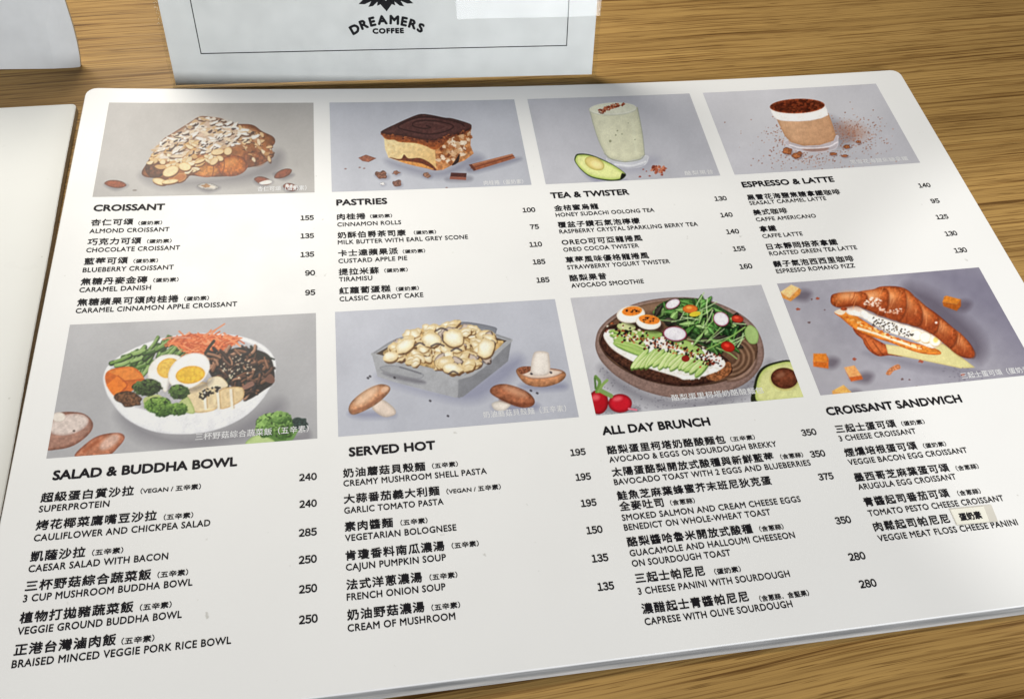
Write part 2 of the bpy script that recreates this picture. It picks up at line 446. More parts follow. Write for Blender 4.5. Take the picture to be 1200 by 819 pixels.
def glyphs(s, track=1.0):
    """flat triangulated outline of a line of text at size 1: (points, faces)"""
    key = (s, track)
    if key not in _cache and len(s) > 1 and s.isdigit():
        pv, pf, pen = [], [], 0.0
        for ch in s:                              # figures: the full-width forms, set close
            p, f = glyphs(chr(ord(ch) + 0xFEE0))
            lo, hi = p[:, 0].min(), p[:, 0].max()
            o = len(pv)
            pv += [(a - lo + pen, b) for a, b in p]
            f_ = [tuple(i + o for i in q) for q in f]
            pf += f_
            pen += hi - lo + 0.075
        _cache[key] = (np.array(pv), pf)
    if key not in _cache:
        _fc.body = s
        _fc.space_character = track
        _fc.resolution_u = 3
        dg = bpy.context.evaluated_depsgraph_get()
        dg.update()
        m = bpy.data.meshes.new_from_object(_fo.evaluated_get(dg))
        v = np.zeros(len(m.vertices) * 3); m.vertices.foreach_get('co', v)
        _cache[key] = (v.reshape(-1, 3)[:, :2].copy(), [tuple(p.vertices) for p in m.polygons])
        bpy.data.meshes.remove(m)
    return _cache[key]


class Ink:
    """gathers lettering lying on the board into one mesh"""
    def __init__(self, lift):
        self.v, self.f, self.lift = [], [], lift

    def line(self, s, x, y, width, size, bold=0.0, track=1.0, right=False, ysc=1.0, rot=0.0, pivot=None):
        p, f = glyphs(s, track)
        lo, hi = p[:, 0].min(), p[:, 0].max()
        if width is None: width = (hi - lo) * size
        X = (p[:, 0] - lo) / (hi - lo) * width
        X = x - width + X if right else x + X
        Y = y - p[:, 1] * size * ysc
        n = 1 if not bold else 5
        for k in range(n):
            a = k * math.tau / n + 0.3
            dx, dy = (bold * math.cos(a), bold * math.sin(a)) if bold else (0, 0)
            o = len(self.v)
            XX, YY = X + dx, Y + dy
            self.v += [(a_, b_, self.lift + 0.004 * k) for a_, b_ in zip(XX, YY)]
            self.f += [tuple(i + o for i in q) for q in f]

    def build(self, name, mat, parent, surf=None):
        surf = surf or (lambda x, y, l: W(x, y, sag(x, y) + l))
        return link_mesh(name, [surf(*v) for v in self.v], self.f, mat, parent)


TXT = 0.07
for sec, head, dishes, prices in SECTIONS:
    ink = Ink(TXT)
    ink.line(head[0], head[1], head[2], head[3], 4.85, 0.22, 1.0)
    ink.build('section_heading', M_BLACK, menu)
    for cjk, note, eng in dishes:
        ink = Ink(TXT)
        for t in cjk: ink.line(t[0], t[1], t[2] - 0.30, t[3], 3.75, 0.115, 1.12)
        if note: ink.line(note[0], note[1], note[2] + 0.72, note[3], 2.2, 0.06, 1.0)
        for t in eng: ink.line(t[0], t[1], t[2], t[3], 3.25, 0.075, 1.06)
        ink.build('dish_name', M_BLACK, menu)
    for p in prices:
        ink = Ink(TXT)
        ink.line(p[0], p[1], p[2], p[3], 3.45, 0.13, 1.0, right=True)
        ink.build('price', M_BLACK, menu)


# ------------------------------------------------------------------ printed photographs
class Canvas:
    """a small painter for the ink of one printed photo; drawn on a slanted sheet that is then fitted to the print's rectangle"""
    S = 0.5

    def __init__(self, w, h, bg, seed):
        self.w, self.h = int(w * self.S) + 8, int(h * self.S) + 8
        self.r = np.random.RandomState(seed)
        self.c = np.ones((self.h, self.w, 3)) * np.asarray(bg, float)
        self.id = np.zeros((self.h, self.w), int)
        self.names = ['']
        gy, gx = np.mgrid[0:self.h, 0:self.w]
        self.c += ((self.noise(170) - .5) * 12 + (self.noise(60) - .5) * 5 + (self.noise(14) - .5) * 3 + (self.noise(4) - .5) * 4
                   + (gx / self.w - .5) * -8 + (gy / self.h - .5) * -6)[..., None]

    def noise(self, s):
        s = max(1.0, s * self.S)
        gh, gw = int(self.h / s) + 3, int(self.w / s) + 3
        g = self.r.rand(gh, gw)
        y, x = np.arange(self.h) / s, np.arange(self.w) / s
        yi, xi = y.astype(int), x.astype(int)
        fy, fx = (y - yi)[:, None], (x - xi)[None]
        fy, fx = fy * fy * (3 - 2 * fy), fx * fx * (3 - 2 * fx)
        a = g[yi][:, xi] * (1 - fx) + g[yi][:, xi + 1] * fx
        b = g[yi + 1][:, xi] * (1 - fx) + g[yi + 1][:, xi + 1] * fx
        return a * (1 - fy) + b * fy

    def new(self, name):
        self.names.append(name)
        return len(self.names) - 1

    @staticmethod
    def spline(p, n=5):
        p = np.asarray(p, float)
        a, b, c, d = np.roll(p, 1, 0), p, np.roll(p, -1, 0), np.roll(p, -2, 0)
        out = []
        for t in np.arange(n) / n:
            out.append(0.5 * (2 * b + (c - a) * t + (2 * a - 5 * b + 4 * c - d) * t * t + (3 * b - a - 3 * c + d) * t ** 3))
        return np.stack(out, 1).reshape(-1, 2)

    def _box(self, p, pad):
        x0, y0 = np.floor(p.min(0) - pad).astype(int); x1, y1 = np.ceil(p.max(0) + pad).astype(int) + 1
        x0, y0, x1, y1 = max(0, x0), max(0, y0), min(self.w, x1), min(self.h, y1)
        return (x0, y0, x1, y1) if x1 > x0 and y1 > y0 else None

    def _sd(self, p, box, closed=True):
        x0, y0, x1, y1 = box
        gx, gy = np.meshgrid(np.arange(x0, x1) + .5, np.arange(y0, y1) + .5)
        d2 = np.full(gx.shape, 1e9); ins = np.zeros(gx.shape, bool)
        n = len(p)
        for k in range(n if closed else n - 1):
            ax, ay = p[k]; bx, by = p[(k + 1) % n]
            ex, ey = bx - ax, by - ay
            l = ex * ex + ey * ey + 1e-9
            t = np.clip(((gx - ax) * ex + (gy - ay) * ey) / l, 0, 1)
            d2 = np.minimum(d2, (gx - ax - t * ex) ** 2 + (gy - ay - t * ey) ** 2)
            if closed and ay != by:
                c = ((ay > gy) != (by > gy)) & (gx < ex * (gy - ay) / (by - ay) + ax)
                ins ^= c
        d = np.sqrt(d2)
        return np.where(ins, d, -d) if closed else -d

    def P(self, pts, col, edge=None, ew=10, noise=0, ns=10, soft=1.6, alpha=1.0, id=None, smooth=True, grad=None):
        p = np.asarray(pts, float) * self.S
        if smooth: p = self.spline(p)
        box = self._box(p, soft * self.S + 1)
        if box is None: return
        sd = self._sd(p, box)
        x0, y0, x1, y1 = box
        cov = np.clip(0.5 + sd / (soft * self.S), 0, 1) * alpha
        c = np.ones(sd.shape + (3,)) * np.asarray(col, float)
        if grad:                                   # (dx, dy, second colour)
            gx, gy = np.meshgrid(np.linspace(-1, 1, x1 - x0), np.linspace(-1, 1, y1 - y0))
            t = np.clip(0.5 + 0.5 * (gx * grad[0] + gy * grad[1]), 0, 1)[..., None]
            c = c * (1 - t) + np.asarray(grad[2], float) * t
        if edge is not None:
            t = np.clip(sd / (ew * self.S), 0, 1)[..., None]
            t = t * (2 - t)
            c = np.asarray(edge, float) * (1 - t) + c * t
        if noise:
            n = (self.noise(ns)[y0:y1, x0:x1] - .5) * 2 * noise + (self.noise(ns * .35)[y0:y1, x0:x1] - .5) * noise
            c = c * (1 + n[..., None])
        reg = self.c[y0:y1, x0:x1]
        self.c[y0:y1, x0:x1] = reg * (1 - cov[..., None]) + c * cov[..., None]
        if id is not None: self.id[y0:y1, x0:x1][cov > 0.5] = id

    def E(self, x, y, rx, ry, rot, col, wob=0.0, **k):
        n = 14
        a = np.arange(n) * math.tau / n
        s = 1 + wob * (self.r.rand(n) - .5) * 2
        px, py = np.cos(a) * rx * s, np.sin(a) * ry * s
        c, t = math.cos(math.radians(rot)), math.sin(math.radians(rot))
        self.P(np.stack([x + px * c - py * t, y + px * t + py * c], 1), col, **k)

    def L(self, pts, w, col, alpha=1.0, soft=1.6, id=None, smooth=True):
        p = np.asarray(pts, float) * self.S
        if smooth and len(p) > 2:
            q = np.concatenate([[2 * p[0] - p[1]], p, [2 * p[-1] - p[-2]]])
            out = []
            for i in range(1, len(q) - 2):
                for t in np.arange(5) / 5:
                    a, b, c, d = q[i - 1:i + 3]
                    out.append(0.5 * (2 * b + (c - a) * t + (2 * a - 5 * b + 4 * c - d) * t * t + (3 * b - a - 3 * c + d) * t ** 3))
            p = np.array(out + [p[-1]])
        box = self._box(p, w * self.S + 2)
        if box is None: return
        x0, y0, x1, y1 = box
        sd = self._sd(p, box, False) + w * self.S / 2
        cov = np.clip(0.5 + sd / (soft * self.S), 0, 1) * alpha
        self.c[y0:y1, x0:x1] = self.c[y0:y1, x0:x1] * (1 - cov[..., None]) + np.asarray(col, float) * cov[..., None]
        if id is not None: self.id[y0:y1, x0:x1][cov > 0.5] = id

    def inside(self, pts, n):
        """n random points inside a polygon"""
        p = np.asarray(pts, float)
        out = []
        while len(out) < n:
            q = p.min(0) + self.r.rand(2) * (p.max(0) - p.min(0))
            c = False
            for k in range(len(p)):
                a, b = p[k - 1], p[k]
                if (a[1] > q[1]) != (b[1] > q[1]) and q[0] < (b[0] - a[0]) * (q[1] - a[1]) / (b[1] - a[1]) + a[0]: c = not c
            if c: out.append(q)
        return out

    def pick(self, cols, var=10):
        c = np.asarray(cols[self.r.randint(len(cols))], float)
        return np.clip(c + (self.r.rand() - .5) * 2 * var, 0, 255)

    def leaf(self, x, y, l, w, rot, col, id=None, rib=True):
        r = self.r
        c, t = math.cos(math.radians(rot)), math.sin(math.radians(rot))
        pr = [(-1, 0), (-.7, -.55), (-.15, -.95), (.45, -.8), (1, .05), (.5, .75), (-.1, 1), (-.65, .6)]
        pts = [(x + (px + r.randn() * .07) * l * c - (py + r.randn() * .12) * w * t, y + px * l * t + (py + r.randn() * .12) * w * c) for px, py in pr]
        col = np.asarray(col, float)
        self.P(np.array(pts) + [3, 6], (24, 34, 22), soft=8, alpha=.55)
        self.P(pts, col * 1.12, edge=col * .62, ew=w * .6, noise=.14, ns=7, id=id, grad=(.4, .9, col * .72))
        if rib:
            self.L([(x - l * c, y - l * t), (x + r.randn() * 2, y + r.randn() * 2), (x + l * .85 * c, y + l * .85 * t)], 3, np.clip(col * 1.45 + 18, 0, 255), .8, 2.5)
            self.E(x - w * .2, y - w * .35, l * .35, w * .22, rot, np.clip(col * 1.5 + 20, 0, 255), soft=10, alpha=.5)

    def floret(self, x, y, rx, ry, dark, light, id=None, n=150):
        r = self.r
        d_, l_ = np.asarray(dark, float), np.asarray(light, float)
        self.E(x, y, rx, ry, 0, d_ * .7, id=id, wob=.14)
        for _ in range(n):
            a, d = U(r, 0, 6.28), math.sqrt(r.rand())
            dx, dy = d * math.cos(a), d * math.sin(a)
            t = np.clip(.5 - .45 * dy - .25 * dx + r.randn() * .22, 0, 1)
            q = U(r, 3, 6.5)
            self.E(x + rx * dx, y + ry * dy, q, q * .85, 0, d_ * (1 - t) + l_ * t, wob=.25, id=id, soft=2.2)

    def shade(self, pts, alpha, soft=40, col=(70, 66, 78)):
        self.P(pts, col, soft=soft, alpha=alpha)


def U(r, a, b): return a + r.rand() * (b - a)


def paint_almond_croissant():
    c = Canvas(1200, 560, (207, 203, 200), 1); r = c.r
    c.shade([(270, 420), (420, 450), (700, 425), (880, 370), (980, 300), (1010, 340), (960, 420), (760, 470), (480, 485), (330, 470)], .40, 60)
    k = c.new('pictured_croissant')
    out = [(272, 408), (300, 360), (330, 310), (380, 240), (440, 200), (520, 150), (575, 117), (640, 120), (690, 128), (740, 155), (845, 160), (900, 195), (955, 222), (968, 250), (950, 285), (962, 320), (938, 345), (890, 370), (850, 380), (800, 392), (770, 420), (700, 430), (600, 432), (530, 425), (510, 440), (480, 458), (430, 455), (350, 440), (290, 432)]
    c.P(out, (172, 108, 60), edge=(100, 56, 34), ew=34, noise=.16, ns=16, id=k)
    c.E(745, 375, 82, 54, -8, (204, 120, 50), edge=(132, 62, 26), ew=36, noise=.2, ns=9); c.E(735, 355, 40, 18, -20, (232, 160, 92), soft=26, alpha=.7)
    c.E(610, 398, 70, 36, 0, (206, 136, 66), edge=(150, 80, 38), ew=24, noise=.16, ns=10)
    c.E(345, 385, 55, 52, -30, (122, 76, 52), edge=(84, 50, 36), ew=30, noise=.25, ns=10)
    c.E(860, 330, 60, 44, 10, (140, 82, 48), noise=.25, ns=12, soft=20)
    for x0, y0, x1, y1 in ((700, 330, 690, 425), (640, 350, 640, 428), (800, 330, 815, 390)):
        c.L([(x0, y0), ((x0 + x1) / 2 + 8, (y0 + y1) / 2), (x1, y1)], 5, (116, 60, 30), .7)
    top = [(335, 300), (385, 245), (470, 190), (575, 125), (690, 132), (760, 165), (860, 200), (880, 235), (740, 270), (640, 300), (540, 310), (430, 345), (370, 345)]
    c.P(top, (226, 210, 196), soft=36, alpha=.75, noise=.12, ns=14)
    def flake(x, y, l, w, ro, col, rim, sh=.8):
        ca, sa = math.cos(math.radians(ro)), math.sin(math.radians(ro))
        pr = [(-1, 0), (-.6, -.75), (0, -1), (.6, -.8), (1, -.05), (.55, .8), (0, 1), (-.6, .75)]
        p = np.array([(x + (px + r.randn() * .06) * l * ca - (py + r.randn() * .1) * w * sa, y + px * l * sa + (py + r.randn() * .1) * w * ca) for px, py in pr])
        c.P(p + [2, 5], (98, 56, 34), alpha=sh, soft=4); c.P(p, col, edge=rim, ew=5, soft=2, grad=(.6, .6, np.asarray(col) * .92))
    for q in sorted(c.inside([(300, 360), (380, 250), (560, 250), (700, 290), (640, 350), (560, 400), (430, 420)], 64), key=lambda q: q[1]):
        flake(q[0], q[1], U(r, 16, 30), U(r, 8, 14), U(r, -60, 30), c.pick([(246, 226, 186), (238, 206, 154), (250, 236, 206), (222, 178, 120)], 6), (206, 150, 92))
    for q in c.inside([(790, 170), (900, 200), (955, 250), (940, 340), (880, 365), (800, 300), (740, 210)], 46):
        rot = U(r, -20, 80)
        c.E(q[0] + 2, q[1] + 4, U(r, 12, 24), U(r, 5, 11), rot, (96, 58, 40), alpha=.8)
        c.E(q[0], q[1], U(r, 11, 23), U(r, 5, 10), rot, c.pick([(226, 192, 146), (206, 156, 104), (238, 216, 184), (168, 110, 68)], 8), edge=(176, 122, 80), ew=4, wob=.12)
    for q in c.inside(top, 170):
        rot = U(r, -50, 20)
        if r.rand() < .5: c.E(q[0] + 3, q[1] + 5, U(r, 14, 28), U(r, 6, 11), rot, c.pick([(108, 76, 62), (84, 62, 58)]), alpha=.85)
        c.E(q[0], q[1], U(r, 12, 30), U(r, 4, 10), rot, c.pick([(247, 242, 235), (240, 228, 214), (251, 247, 241), (234, 212, 182), (216, 180, 138)], 6), edge=(222, 202, 180), ew=5, wob=.25, soft=3)
    for q in c.inside(top, 26):
        a = U(r, -.9, .2); l = U(r, 10, 20)
        c.L([(q[0], q[1]), (q[0] + l * math.cos(a), q[1] + l * math.sin(a))], U(r, 4, 8), (74, 58, 58), .85)
    for x, y, rx, ry, ro in ((668, 302, 34, 16, -8), (722, 298, 20, 22, 60), (680, 335, 20, 14, 20), (650, 350, 26, 16, -40), (575, 350, 30, 9, -20)):
        c.E(x + 2, y + 5, rx, ry, ro, (112, 62, 34)); c.E(x, y, rx, ry, ro, (242, 216, 170), edge=(214, 166, 106), ew=8)
    for x, y, rx, ry, ro in ((440, 440, 26, 20, 10), (472, 436, 36, 22, -20), (424, 402, 44, 26, -24), (497, 378, 33, 22, 8), (366, 456, 38, 17, 14), (420, 456, 44, 12, -8)):
        cc = (196, 122, 66) if rx in (26, 36) else (248, 226, 178)
        c.E(x + 2, y + 6, rx, ry, ro, (110, 62, 36), id=k); c.E(x, y, rx, ry, ro, cc, edge=(216, 166, 104), ew=9, id=k, noise=.04)
    for x, y, rx, ry, ro, col in ((135, 470, 58, 20, 4, (160, 86, 54)), (1008, 416, 50, 21, -24, (150, 82, 56)), (903, 452, 46, 20, 12, (146, 76, 50)), (1045, 486, 38, 20, 10, (150, 78, 58)), (618, 482, 56, 18, 4, (206, 200, 194))):
        c.shade([(x - rx, y + 2), (x, y - ry * .3), (x + rx + 8, y + 6), (x, y + ry + 12)], .45, 22)
        j = c.new('pictured_almond')
        ca, sa = math.cos(math.radians(ro)), math.sin(math.radians(ro))
        pts = [(-1, 0), (-.6, -.8), (.05, -1), (.65, -.7), (1, .1), (.6, .85), (0, 1), (-.6, .7)]
        c.P([(x + px * rx * ca - py * ry * sa, y + px * rx * sa + py * ry * ca) for px, py in pts], col, edge=tuple(v * .6 for v in col), ew=10, noise=.12, ns=6, id=j)
        c.E(x - rx * .1, y - ry * .35, rx * .5, ry * .25, ro, tuple(min(255, v * 1.25) for v in col), soft=8, alpha=.5)
    c.P([(885, 462), (930, 448), (952, 458), (935, 470), (900, 472)], (240, 236, 230))
    for x in (1030, 1052, 1070): c.E(x, 478 + (x - 1030) * .2, 9, 10, 20, (238, 230, 226), wob=.2)
    c.E(612, 478, 24, 9, 5, (176, 130, 84), wob=.3, noise=.2); c.E(640, 484, 14, 6, 0, (236, 226, 210))
    c.E(236, 502, 12, 4, 0, (150, 140, 134))
    return c


def paint_cinnamon_roll():
    c = Canvas(1200, 586, (200, 202, 212), 2); r = c.r
    c.shade([(360, 380), (640, 440), (830, 350), (900, 380), (820, 430), (640, 480), (420, 430)], .42, 50, (86, 86, 110))
    k = c.new('pictured_cinnamon_roll')
    c.P([(335, 240), (620, 262), (640, 440), (560, 422), (440, 396), (362, 368), (343, 320)], (240, 218, 168), grad=(.8, .6, (226, 186, 124)), id=k, noise=.06, ns=14, smooth=False)
    c.P([(620, 262), (700, 250), (826, 188), (824, 300), (842, 345), (790, 384), (720, 410), (670, 436), (632, 441)], (190, 132, 84), id=k, noise=.2, ns=14, smooth=False)
    rf = [(640, 280), (720, 255), (815, 210), (828, 340), (770, 375), (690, 420), (645, 425)]
    for q in c.inside(rf, 90):
        c.E(q[0], q[1], U(r, 6, 20), U(r, 6, 15), U(r, -60, 60), c.pick([(238, 224, 204), (212, 170, 128), (150, 88, 46), (176, 106, 58), (228, 204, 176), (120, 62, 34)], 8), wob=.35, alpha=.85)
    c.P([(745, 372), (762, 346), (756, 392), (720, 412)], (50, 26, 20))
    c.P([(322, 225), (400, 240), (500, 252), (600, 262), (700, 250), (690, 280), (640, 320), (610, 322), (575, 305), (520, 288), (470, 284), (420, 280), (392, 268), (360, 268), (336, 256)], (150, 80, 38), edge=(196, 120, 60), ew=12, noise=.2, ns=10)
    c.P([(366, 366), (430, 376), (450, 350), (476, 372), (540, 370), (600, 400), (632, 440), (560, 424), (470, 402)], (112, 54, 28), noise=.2, ns=8)
    c.P([(420, 384), (500, 392), (560, 405), (620, 436), (560, 425), (470, 404)], (216, 150, 82), noise=.12, ns=8)
    for q in c.inside([(350, 275), (590, 300), (610, 390), (360, 355)], 20): c.E(q[0], q[1], U(r, 3, 8), U(r, 3, 6), 0, (226, 192, 132), alpha=.7, wob=.3)
    top = [(317, 226), (345, 206), (400, 180), (470, 148), (540, 123), (600, 127), (680, 143), (720, 147), (800, 170), (829, 186), (815, 212), (740, 238), (660, 262), (610, 272), (540, 264), (450, 246), (400, 242), (345, 236)]
    c.P([(x, y + 10) for x, y in top], (120, 62, 34), noise=.2, ns=8, id=k)
    c.P(top, (92, 56, 52), edge=(62, 32, 26), ew=26, noise=.14, ns=10, id=k)
    c.L([(575, 188), (600, 198), (560, 204), (502, 190), (512, 166), (590, 158), (680, 172), (728, 192), (690, 218), (600, 236), (500, 222), (420, 200), (440, 174), (530, 142), (640, 144), (760, 172), (790, 192)], 8, (56, 28, 26), .8)
    c.L([(515, 178), (580, 168), (660, 182), (690, 198), (620, 220)], 5, (122, 84, 78), .5, 6)
    c.L([(430, 192), (520, 152), (620, 150)], 6, (120, 84, 78), .4, 8)
    for q in c.inside([(330, 232), (600, 268), (810, 205), (820, 222), (620, 290), (340, 252)], 50): c.E(q[0], q[1], U(r, 4, 9), U(r, 3, 6), U(r, -30, 30), c.pick([(70, 34, 26), (168, 96, 52), (110, 58, 36)], 8), wob=.3)
    for x, y, rx, ry, col, nm in ((320, 465, 38, 22, (136, 92, 74), 'crumb'), (405, 453, 20, 11, (150, 104, 84), 'crumb'), (578, 467, 24, 13, (150, 110, 90), 'crumb'), (412, 511, 22, 17, (140, 98, 84), 'crumb'), (328, 515, 12, 6, (160, 104, 84), 'crumb')):
        c.shade([(x - rx, y), (x + rx, y - 4), (x + rx + 8, y + ry), (x, y + ry + 8)], .35, 18, (86, 86, 110))
        j = c.new('pictured_' + nm)
        c.E(x, y, rx, ry, 0, col, wob=.3, edge=tuple(v * .7 for v in col), ew=8, noise=.3, ns=5, id=j)
    j = c.new('pictured_chocolate'); c.shade([(690, 480), (820, 470), (826, 500), (700, 504)], .3, 18)
    c.P([(714, 452), (802, 455), (800, 478), (710, 474)], (82, 42, 36), smooth=False, noise=.15, ns=6, id=j); c.P([(709, 474), (800, 478), (799, 494), (707, 489)], (150, 92, 76), smooth=False, id=j)
    j = c.new('pictured_chocolate'); c.P([(192, 370), (235, 352), (294, 372), (250, 394), (215, 388)], (160, 100, 76), edge=(120, 70, 52), ew=10, noise=.15, ns=6, id=j, smooth=False)
    for x, y in ((200, 424), (225, 429), (120, 432), (690, 537)): c.E(x, y, 7, 4, 0, (150, 120, 116))
    c.shade([(820, 420), (1070, 370), (1090, 390), (850, 455)], .4, 24, (86, 86, 110))
    j = c.new('pictured_cinnamon_stick')
    c.P([(814, 408), (1058, 347), (1076, 372), (842, 443)], (172, 108, 78), smooth=False, noise=.08, ns=8, id=j, grad=(0, .7, (146, 84, 56)))
    c.L([(826, 428), (1066, 358)], 5, (116, 60, 40), .8); c.L([(822, 412), (1056, 352)], 5, (204, 146, 112), .7)
    c.P([(814, 408), (830, 404), (856, 438), (842, 443)], (104, 58, 42), smooth=False)
    return c


def paint_smoothie():
    c = Canvas(1200, 587, (194, 194, 202), 3); r = c.r
    c.shade([(480, 420), (760, 400), (800, 430), (700, 490), (520, 480)], .2, 50, (100, 100, 130))
    k = c.new('pictured_glass')
    c.P([(500, 405), (510, 440), (560, 465), (640, 471), (712, 456), (739, 420), (718, 392)], (196, 197, 205), id=k, edge=(222, 222, 226), ew=8)
    c.L([(508, 436), (560, 462), (640, 468), (712, 452)], 5, (168, 168, 180), .8); c.L([(540, 446), (640, 455), (724, 430)], 8, (226, 227, 230), .8, 6)
    c.P([(384, 112), (405, 200), (440, 300), (475, 380), (512, 412), (600, 430), (690, 414), (717, 386), (704, 260), (676, 105), (530, 90)], (222, 221, 196), edge=(190, 190, 166), ew=34, id=k, smooth=False, grad=(.6, .2, (208, 207, 180)))
    c.L([(478, 384), (520, 416), (600, 432), (690, 417), (717, 390)], 6, (150, 154, 136), .8)
    c.L([(386, 118), (440, 300), (500, 412)], 5, (168, 170, 160), .8); c.L([(676, 112), (704, 260), (718, 392)], 5, (160, 162, 150), .8)
    c.L([(640, 150), (668, 380)], 16, (220, 221, 196), .5, 16)
    c.E(528, 118, 143, 38, -2, (220, 220, 202), edge=(196, 197, 178), ew=10, id=k); c.E(528, 112, 140, 35, -2, (226, 226, 206), edge=(236, 236, 228), ew=6)
    for q in c.inside([(442, 122), (520, 88), (600, 80), (600, 92), (530, 110), (470, 142), (445, 140)], 70):
        c.E(q[0], q[1], U(r, 4, 9), U(r, 3, 6), U(r, -50, 50), c.pick([(168, 84, 56), (130, 58, 38), (196, 116, 82)], 8), wob=.3)
    for x, y, s in ((512, 308, 8), (545, 272, 5), (555, 246, 5), (582, 266, 4), (660, 300, 4), (620, 200, 3)): c.E(x, y, s, s, 0, (158, 160, 132))
    c.shade([(330, 470), (470, 545), (610, 540), (560, 565), (420, 555)], .35, 26, (86, 86, 130))
    k = c.new('pictured_avocado')
    pts = np.array([(318, 384), (380, 386), (450, 410), (530, 450), (592, 492), (606, 513), (572, 542), (500, 546), (400, 526), (340, 484), (300, 432), (300, 402)], float)
    c.P(pts, (58, 72, 44), id=k)
    m = pts.mean(0); c.P(m + (pts - m) * [.955, .90], (228, 232, 160), edge=(164, 186, 92), ew=24, noise=.03, ns=20)
    c.E(418, 442, 62, 37, 24, (226, 208, 136), edge=(184, 172, 92), ew=20); c.E(430, 448, 36, 20, 24, (236, 222, 158), soft=14)
    c.P([(582, 500), (606, 513), (590, 530), (572, 538)], (34, 36, 30))
    k = c.new('pictured_crumb')
    for q in c.inside([(755, 480), (775, 455), (830, 453), (848, 475), (825, 498), (780, 500)], 60):
        c.E(q[0], q[1], U(r, 5, 10), U(r, 4, 8), U(r, -50, 50), c.pick([(168, 92, 68), (128, 62, 46), (198, 128, 100)], 8), wob=.3, id=k)
    for x, y, s in ((690, 521, 8), (748, 517, 8), (822, 510, 9), (710, 477, 6), (728, 488, 5)): c.E(x, y, s, s * .7, 0, (150, 76, 62), wob=.3)
    return c


def paint_latte():
    c = Canvas(1200, 531, (194, 193, 200), 4); r = c.r
    c.P([(60, 120), (300, 80), (700, 60), (900, 90), (1000, 200), (700, 260), (300, 330), (150, 240)], (205, 204, 208), soft=160, alpha=.5)
    c.shade([(690, 200), (760, 220), (840, 300), (780, 350), (740, 340)], .35, 50)
    for n, (x, y, sx, sy) in ((260, (830, 275, 90, 45)), (300, (700, 340, 170, 70)), (170, (470, 310, 70, 60)), (160, (560, 410, 130, 40))):
        for _ in range(n):
            a, b = r.randn(2); s = U(r, 1.5, 4.5)
            c.E(x + a * sx, y + b * sy, s, s * .8, 0, c.pick([(156, 100, 78), (128, 74, 56), (184, 136, 116)], 8), alpha=.7)
    c.E(815, 272, 85, 44, 10, (168, 112, 86), soft=60, alpha=.45)
    k = c.new('pictured_glass')
    c.P([(470, 320), (492, 362), (540, 378), (640, 386), (735, 366), (750, 318), (722, 290)], (184, 176, 182), id=k, edge=(214, 208, 214), ew=10)
    c.P([(560, 362), (690, 356), (680, 376), (590, 380)], (158, 128, 120), soft=8); c.L([(486, 345), (560, 362), (690, 356), (745, 330)], 7, (228, 222, 226), .9, 4)
    c.P([(404, 180), (430, 235), (460, 295), (492, 330), (560, 350), (650, 346), (724, 322), (737, 292), (718, 230), (696, 172)], (208, 168, 134), edge=(176, 132, 98), ew=24, id=k, smooth=False, grad=(.9, .2, (190, 146, 112)), noise=.04, ns=12)
    for x in range(480, 710, 13): c.L([(x - 24, 205), (x + 6, 335)], 5, (192, 148, 114), U(r, .1, .5), 5)
    c.P([(379, 138), (386, 165), (398, 190), (414, 206), (440, 214), (470, 217), (540, 218), (600, 214), (660, 201), (696, 184), (691, 155), (677, 128), (600, 150), (480, 155)], (236, 233, 230), id=k, edge=(212, 206, 206), ew=10, smooth=False)
    c.E(528, 135, 149, 40, -2, (104, 50, 30), id=k, edge=(160, 86, 52), ew=12, noise=.35, ns=10)
    for q in c.inside([(400, 140), (470, 108), (580, 100), (650, 120), (600, 155), (480, 162)], 60): c.E(q[0], q[1], U(r, 4, 10), U(r, 3, 5), 0, c.pick([(70, 30, 20), (140, 70, 42), (88, 40, 26)]), alpha=.7, wob=.3)
    for x, y, rx, ry in ((475, 377, 27, 19), (525, 402, 27, 17), (540, 388, 14, 9), (795, 354, 21, 10), (722, 393, 20, 8), (785, 404, 19, 7), (858, 328, 14, 7)):
        j = c.new('pictured_cocoa_lump'); c.E(x + 4, y + 6, rx, ry, 0, (104, 78, 76), alpha=.5, soft=8)
        c.E(x, y, rx, ry, 0, (170, 108, 70), edge=(116, 66, 44), ew=10, wob=.2, noise=.2, ns=6, id=j)
    return c


